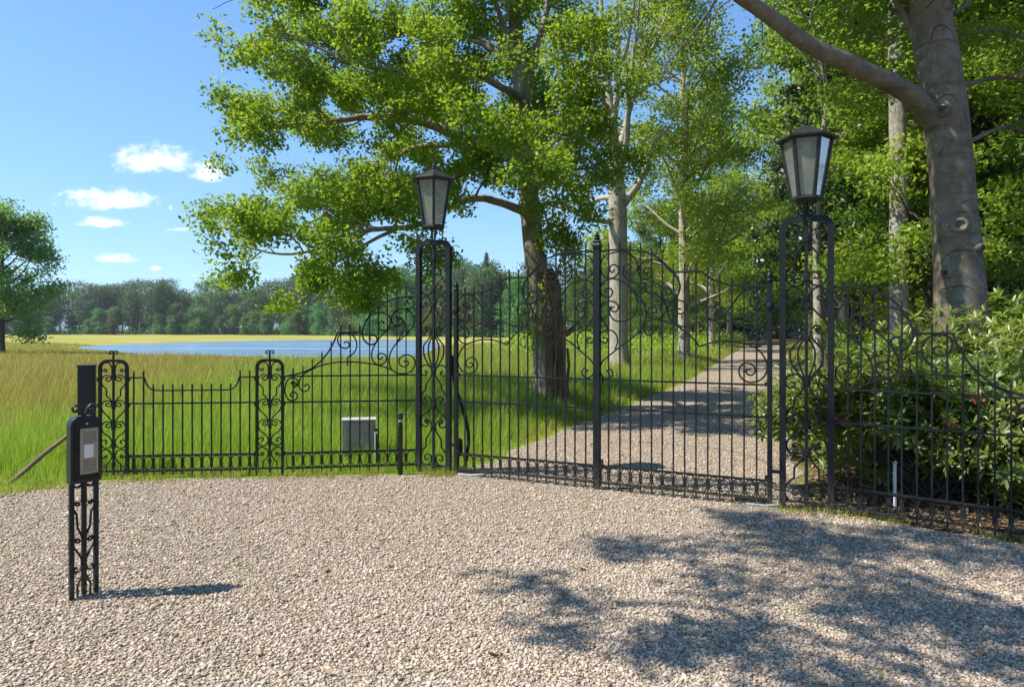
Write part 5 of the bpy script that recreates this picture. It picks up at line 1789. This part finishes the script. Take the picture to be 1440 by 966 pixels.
# --- lanterns
def make_lantern(loc, label):
    LM = MATS['lantern_metal']
    t = thing('lantern', label, 'lantern', loc, R(-83), 'six sided lanterns on the gate pillars')
    st = MB()
    for x, y in ((.013, .013), (-.013, .013), (.013, -.013), (-.013, -.013)):
        st.tube([(x, y, -.002), (x * .8, y * .8, .06), (x * 2.2, y * 2.2, .14)], .007, 6)
    st.build('stem', LM, t)
    for k in range(4):
        a = math.pi / 4 + k * math.pi / 2 + R(83) - R(25)
        pts = [(.035, .01), (.055, .004), (.085, .012), (.105, .04), (.095, .065), (.075, .07), (.066, .088), (.078, .11), (.102, .118), (.112, .135)]
        m = MB().plane_tube(spline(pts, .006), .006, .008, 6)
        ca, sa = math.cos(a), math.sin(a)
        m.v = [(v[0] * ca - v[1] * sa, v[0] * sa + v[1] * ca, v[2]) for v in m.v]
        m.build('bracket', LM, t)
    q = 0.0
    zb, zt, rb, rt = .140, .665, .128, .212
    MB().lathe([(.03, zb - .012), (rb + .004, zb - .010), (rb + .012, zb + .004), (rb + .008, zb + .026), (rb - .008, zb + .028), (.02, zb + .02)], sides=6, phase=q).build('base_tray', LM, t, smooth=False)
    for k in range(6):
        a = 2 * math.pi * k / 6
        b = a + 2 * math.pi / 6
        ca, sa = math.cos(a), math.sin(a)
        m = MB()
        w = .015
        rg = []
        for r, z in ((rb, zb + .02), (rt, zt)):
            rg.append([(r * ca + dx * ca - dy * sa, r * sa + dx * sa + dy * ca, z) for dx, dy in ((.004, -w), (.010, 0), (.004, w), (-.014, w), (-.014, -w))])
        m.rings(rg).build('glazing_bar', LM, t, smooth=False)
        i = .962
        p0 = Vector((rb * i * ca, rb * i * sa, zb + .024)); p1 = Vector((rb * i * math.cos(b), rb * i * math.sin(b), zb + .024))
        p2 = Vector((rt * i * math.cos(b), rt * i * math.sin(b), zt - .004)); p3 = Vector((rt * i * ca, rt * i * sa, zt - .004))
        nrm = (p1 - p0).cross(p3 - p0).normalized() * .004
        MB().rings([[p0, p1, p2, p3], [p0 - nrm, p1 - nrm, p2 - nrm, p3 - nrm]]).build('glass_pane', MATS['lantern_glass'], t, smooth=False)
    roof = MB()
    roof.lathe([(rt - .02, zt - .02), (rt + .004, zt - .012), (rt + .046, zt - .006), (rt + .050, zt + .006), (rt + .02, zt + .028), (.125, zt + .075), (.05, zt + .118), (.012, zt + .135)], sides=6, phase=q)
    rf = roof.build('roof', LM, t, smooth=False)
    MB().lathe([(.012, zt + .13), (.024, zt + .145), (.012, zt + .16), (.018, zt + .172), (.007, zt + .185), (.003, zt + .225)], sides=8).build('finial', LM, rf)
    for k in range(6):
        a = 2 * math.pi * k / 6
        pts = [(rt + .028, zt + .016), (rt + .052, zt + .028), (rt + .054, zt + .048), (rt + .038, zt + .056), (rt + .026, zt + .046), (rt + .034, zt + .036)]
        m = MB().plane_tube(spline(pts, .005), .004, .006, 5)
        ca, sa = math.cos(a), math.sin(a)
        m.v = [(v[0] * ca - v[1] * sa, v[0] * sa + v[1] * ca, v[2]) for v in m.v]
        m.build('crest', LM, rf)
    MB().lathe([(.045, zt - .02), (.04, zt - .09), (.03, zt - .10)], sides=12).build('lamp_holder', MATS['bulb_white'], t)
    MB().lathe([(.018, zt - .10), (.034, zt - .15), (.040, zt - .20), (.028, zt - .245), (.004, zt - .262)], sides=12).build('bulb', MATS['bulb_white'], t)
    return t


make_lantern((GL.x - GDIR.x * .291, GL.y - GDIR.y * .291, 2.603), 'six sided lantern on top of the left gate pillar, against the oak leaves')
make_lantern((GR.x + GDIR.x * .303, GR.y + GDIR.y * .303, 2.603), 'six sided lantern on top of the right gate pillar, against the dark wood')

# --- wing fences
WO = Vector((-1.0817, 7.7499)); WEND = Vector((-2.515, 7.53))
wd = (WEND - WO).normalized()


def make_wing():
    t = thing('wing_fence', 'curved iron wing fence stepping down from the left pillar, meadow and lake behind', 'fence',
              (WO.x, WO.y, 0), math.atan2(wd.y, wd.x), 'swept wing fences beside the gate pillars')
    us = []
    for u, z in WING_PICKETS:
        picket(t, u, z)
        us.append(u)
    for z in (1.09, .803):
        bar(-.02, 1.435, z, .026, .016).build('rail', IR, t, smooth=False)
    ring_band(t, us, .0, 1.435, .075, .243)
    for c in WING_TOP:
        MB().scroll(c, .0095, .014, 6, ball=False).build('top_rail', IR, t, angle=60)
    for c in WING_SCROLLS:
        scroll_part(t, c)
    return t


wing = make_wing()
w2 = copy_tree(wing)
rd = Vector((.785, -.62)).normalized()
w2.location = (GR.x + GDIR.x * .515, GR.y + GDIR.y * .515, 0)
w2.rotation_euler = (0, 0, math.atan2(rd.y, rd.x))
w2['label'] = 'curved iron wing fence stepping down from the right pillar, in front of the rhododendron bushes'


# --- narrow scroll posts and the low panel
def make_post(loc, rz):
    t = thing('scroll_post', 'narrow arched iron scroll post between the low fence panel and the wing fence', 'fence post',
              (*loc, 0), rz, 'narrow scroll posts of the meadow fence')
    arch_frame(.137, 1.268, .078, .028, .034, -.03).build('frame', IR, t, angle=50)
    MB().box((0, 0, .66), (.020, .020, 1.24)).build('centre_bar', IR, t, smooth=False)
    bar(-.125, .125, .081, .026, .018).build('rail', IR, t, smooth=False)
    for c in POST_SCROLLS:
        for s in (1, -1):
            scroll_part(t, c, .0072, .011, sx=s)
    for z in (1.09, .77, .545, .35, .16):
        MB().box((0, 0, z), (.034, .028, .045)).build('collar', IR, t, smooth=False)
    f = MB().box((0, 0, 1.325), (.017, .017, .10))
    for s in (1, -1):
        f.plane_tube(spline([(0, 1.362), (s * .018, 1.374), (s * .038, 1.368), (s * .042, 1.350), (s * .028, 1.340), (s * .020, 1.350)], .006), .007, .010, 6)
    f.build('finial', IR, t)
    for z in (1.07, .79, .24):
        for s in (1, -1):
            MB().box((s * .158, 0, z), (.016, .026, .045)).build('lug', IR, t, smooth=False)
    return t


PB = Vector((-2.666, 7.515)); PA = Vector((-4.29, 7.35))
lowd = (PA - PB).normalized()
post = make_post(PB, math.atan2(-lowd.y, -lowd.x))
post2 = copy_tree(post)
post2.location = (PA.x, PA.y, 0)
post2['label'] = 'narrow arched iron scroll post at the far left end, touching the dark square post'


def low_panel():
    O = PB + lowd * .152; E = PA - lowd * .145
    W = (E - O).length
    t = thing('fence_panel', 'low straight iron fence panel with a dipped top rail before the tall meadow grass', 'fence', (O.x, O.y, 0), math.atan2(lowd.y, lowd.x))
    n = 13
    us = [W * (k + .62) / (n + .24) for k in range(n)]
    for k, u in enumerate(us):
        picket(t, u, 1.16 if k in (0, 1, n - 2, n - 1) else 1.018)
    bar(.0, W, .806, .026, .016).build('rail', IR, t, smooth=False)
    ring_band(t, us, .0, W, .075, .243)
    a = us[1]
    top = [(0, 1.085), (a + .01, 1.085), None, (a + .01, 1.085), (a + .02, 1.045), (a + .05, .985), (a + .10, .952), (a + .16, .945), None, (a + .16, .945), (W - a - .16, .945), None,
           (W - a - .16, .945), (W - a - .10, .952), (W - a - .05, .985), (W - a - .02, 1.045), (W - a - .01, 1.085), None, (W - a - .01, 1.085), (W, 1.085)]
    MB().scroll(top, .0085, .013, 6, ball=False).build('top_rail', IR, t, angle=60)


low_panel()


# --- intercom post
def intercom():
    d = Vector((.5687, .8225))
    t = thing('intercom_post', 'black iron intercom post with a speaking panel, standing alone on the gravel', 'intercom', (-2.605, 4.03, 0), math.atan2(d.y, d.x))
    cx = .0716
    for u in (.004, .139):
        MB().box((u, 0, .345), (.025, .025, .73)).build('leg', IR, t, smooth=False, bevel=.003)
    MB().box((cx, 0, .36), (.024, .024, .68)).build('centre_bar', IR, t, smooth=False, bevel=.002)
    for c in INTERCOM_SCROLLS:
        for s in (1, -1):
            MB().scroll(c, .0065, .010, 6, sx=s, ox=cx).build('scroll', IR, t, angle=60)
    # housing with a rounded head
    hw, z0, z1, rc = .083, .690, 1.088, .055
    outl = [(-hw, z0), (hw, z0)]
    for k in range(8):
        a = k / 7 * math.pi / 2
        outl.append((hw - rc + rc * math.cos(a), z1 - rc + rc * math.sin(a)))
    for k in range(8):
        a = math.pi / 2 + k / 7 * math.pi / 2
        outl.append((-hw + rc + rc * math.cos(a), z1 - rc + rc * math.sin(a)))
    h = MB().rings([[(cx + x, -.030, z) for x, z in outl], [(cx + x, .034, z) for x, z in outl]]).build('housing', MATS['dark_green_paint'], t, smooth=True, bevel=.006)
    inn = [(cx + x * .80, .89 + (z - .89) * .88) for x, z in outl]
    MB().rings([[(x, -.0345, z) for x, z in inn], [(x, -.026, z) for x, z in inn]]).build('front_panel', MATS['glossy_black'], h, smooth=False)
    pz = MB().box((.084, -.039, .880), (.101, .010, .272)).build('speaking_panel', MATS['brass_plate'], t, smooth=False, bevel=.003)
    g = MB()
    for k in range(31):
        z = .760 + k * .0078
        if abs(z - .879) < .046:
            continue
        for s in range(7):
            g.box((.053 + s * .0104, -.0443, z), (.0078, .0012, .0022))
    g.build('speaker_slots', MATS['glossy_black'], pz, smooth=False)
    MB().box((.079, -.0455, .879), (.052, .006, .078)).build('call_button', MATS['button_plastic'], pz, smooth=False, bevel=.002)
    m = MB().lathe([(.0, 0), (.007, .001), (.006, .006), (.001, .008)], sides=12)
    m.v = [(x + .073, -.034 - z, y + 1.043) for x, y, z in m.v]
    m.build('camera_lens', MATS['steel'], h)
    for s in (1, -1):
        pts = [(cx + s * .004, 1.086), (cx + s * .012, 1.108), (cx + s * .022, 1.135), (cx + s * .042, 1.152), (cx + s * .060, 1.142), (cx + s * .060, 1.122), (cx + s * .044, 1.114), (cx + s * .036, 1.126)]
        MB().plane_tube(spline(pts, .005), .0075, .012, 6).build('crest', IR, t)


intercom()


# --- small equipment
def square_post():
    t = thing('square_post', 'thick dark square metal post with a grey cap behind the end of the fence', 'post', (-4.70, 7.55, 0), R(28))
    MB().box((0, 0, .59), (.17, .17, 1.22)).build('shaft', MATS['dark_green_paint'], t, smooth=False, bevel=.008)
    MB().box((0, 0, 1.205), (.178, .178, .022)).build('cap', MATS['lantern_metal'], t, smooth=False, bevel=.004)
    MB().box((.02, -.092, .35), (.07, .02, .16)).build('junction_box', MATS['black_rubber'], t, smooth=False, bevel=.004)


square_post()


def wooden_rail():
    a = pix(104, 606, 7.45); b = pix(-14, 700, 6.95)
    m = MB()
    pts = spline([a, a.lerp(b, .35) + Vector((0, 0, .008)), a.lerp(b, .7) - Vector((0, 0, .006)), b], .1)
    n = len(pts)
    m.tube(pts, [.022 + .006 * i / n for i in range(n)], 9)
    o = m.build('wooden_rail', MATS['grey_wood'])
    tag(o, 'thin weathered brown wooden pole slanting down into the grass behind the intercom', 'pole')


wooden_rail()


def cabinet():
    t = thing('utility_cabinet', 'beige grey utility cabinet standing in the grass behind the wing fence', 'cabinet', (-1.87, 8.35, 0), R(11))
    MB().box((0, 0, .315), (.395, .20, .38)).build('body', MATS['cabinet_paint'], t, smooth=False, bevel=.006)
    MB().box((0, -.005, .512), (.412, .225, .018)).build('lid', MATS['cabinet_lid'], t, smooth=False, bevel=.004)
    MB().box((0, -.105, .315), (.22, .012, .33)).build('door', MATS['cabinet_paint'], t, smooth=False, bevel=.004)
    MB().box((-.14, -.104, .32), (.05, .010, .34)).build('side_strip', MATS['cabinet_paint'], t, smooth=False, bevel=.003)
    MB().box((.145, -.104, .32), (.045, .010, .34)).build('side_strip', MATS['cabinet_paint'], t, smooth=False, bevel=.003)
    for x in (-.15, .15):
        MB().box((x, 0, .06), (.05, .12, .15)).build('leg', MATS['black_rubber'], t, smooth=False)


cabinet()


def bollard():
    t = thing('bollard', 'slim black bollard with a pale ring in front of the wing fence', 'bollard', (-1.235, 7.555, 0))
    MB().lathe([(.027, -.02), (.027, .545), (.022, .55), (.022, .585)], sides=14).build('shaft', MATS['glossy_black'], t)
    MB().lathe([(.0225, .585), (.0235, .59), (.0235, .605), (.0225, .61)], sides=14).build('lens_ring', MATS['steel'], t)
    MB().lathe([(.027, .612), (.028, .62), (.028, .672), (.022, .68), (.004, .682)], sides=14).build('cap', MATS['glossy_black'], t)


bollard()


def stake(x, y, h, label, cap):
    t = thing('marker_stake', label, 'stake', (x, y, 0))
    MB().box((0, 0, h / 2 - .02), (.018, .022, h)).build('shaft', MATS['white_plastic'], t, smooth=False)
    if cap:
        MB().box((.017, .002, h / 2 - .03), (.020, .026, h - .03)).build('backing', MATS['black_rubber'], t, smooth=False)
        MB().box((.011, 0, h + .004), (.042, .032, .03)).build('cap', MATS['black_rubber'], t, smooth=False, bevel=.004)
    else:
        MB().box((0, 0, h - .015), (.026, .030, .02)).build('cap', MATS['cabinet_lid'], t, smooth=False)


stake(-1.60, 7.98, .43, 'white stake with a black cap beside the beige cabinet', True)
stake(3.42, 6.10, .43, 'plain white stake among the rhododendron behind the right wing fence', False)


def opener_cable():
    t = thing('gate_cable', 'thick black cable bowing out behind the left gate leaf', 'cable', (-.62, 7.72, 0))
    pts = [pix(636, 500, 7.62), pix(640, 540, 7.66), pix(648, 566, 7.74), pix(655, 590, 7.78), pix(659, 613, 7.78), pix(657, 637, 7.74), pix(654, 655, 7.70)]
    m = MB().tube([Vector(p) - Vector((-.62, 7.72, 0)) for p in spline(pts, .02)], .021, 9)
    m.build('hose', MATS['black_rubber'], t)
    c = pix(646, 628, 7.70) - Vector((-.62, 7.72, 0))
    MB().lathe([(.035, -.10), (.038, -.09), (.038, .05), (.028, .085), (.006, .095)], c, 12).build('motor_cap', MATS['black_rubber'], t)


opener_cable()


def stops():
    rz = math.atan2(GDIR.y, GDIR.x)
    t = thing('gate_stop', 'steel gate stop on a concrete pad under the left leaf', 'gate stop', (*(GL + GDIR * .15), 0), rz, 'gate stops under the leaves')
    MB().box((.02, -.02, .006), (.34, .15, .02)).build('pad', MATS['concrete'], t, smooth=False, bevel=.006)
    m = MB().tube([(-.10, -.04, .026), (.06, -.05, .028), (.19, .0, .04)], .011, 8)
    m.build('bolt', MATS['steel'], t)
    u = copy_tree(t)
    u.location = (*(GR - GDIR * .10), 0)
    u['label'] = 'steel gate stop on a concrete pad under the right leaf'


stops()


# ------------------------------------------------------------------ summer air
def air():
    m = material('haze_air')[0]
    w = NT(m.node_tree)
    v = w.n('ShaderNodeVolumePrincipled')
    w.set(v, 'Color', (.82, .90, 1.0, 1)); w.set(v, 'Density', .00022); w.set(v, 'Anisotropy', .2)
    o = w.n('ShaderNodeOutputMaterial'); w.set(o, 'Volume', v.outputs[0])
    tag(MB().box((0, 400, 17.5), (1900, 1500, 41)).build('haze', m, smooth=False), kind='stuff')


air()
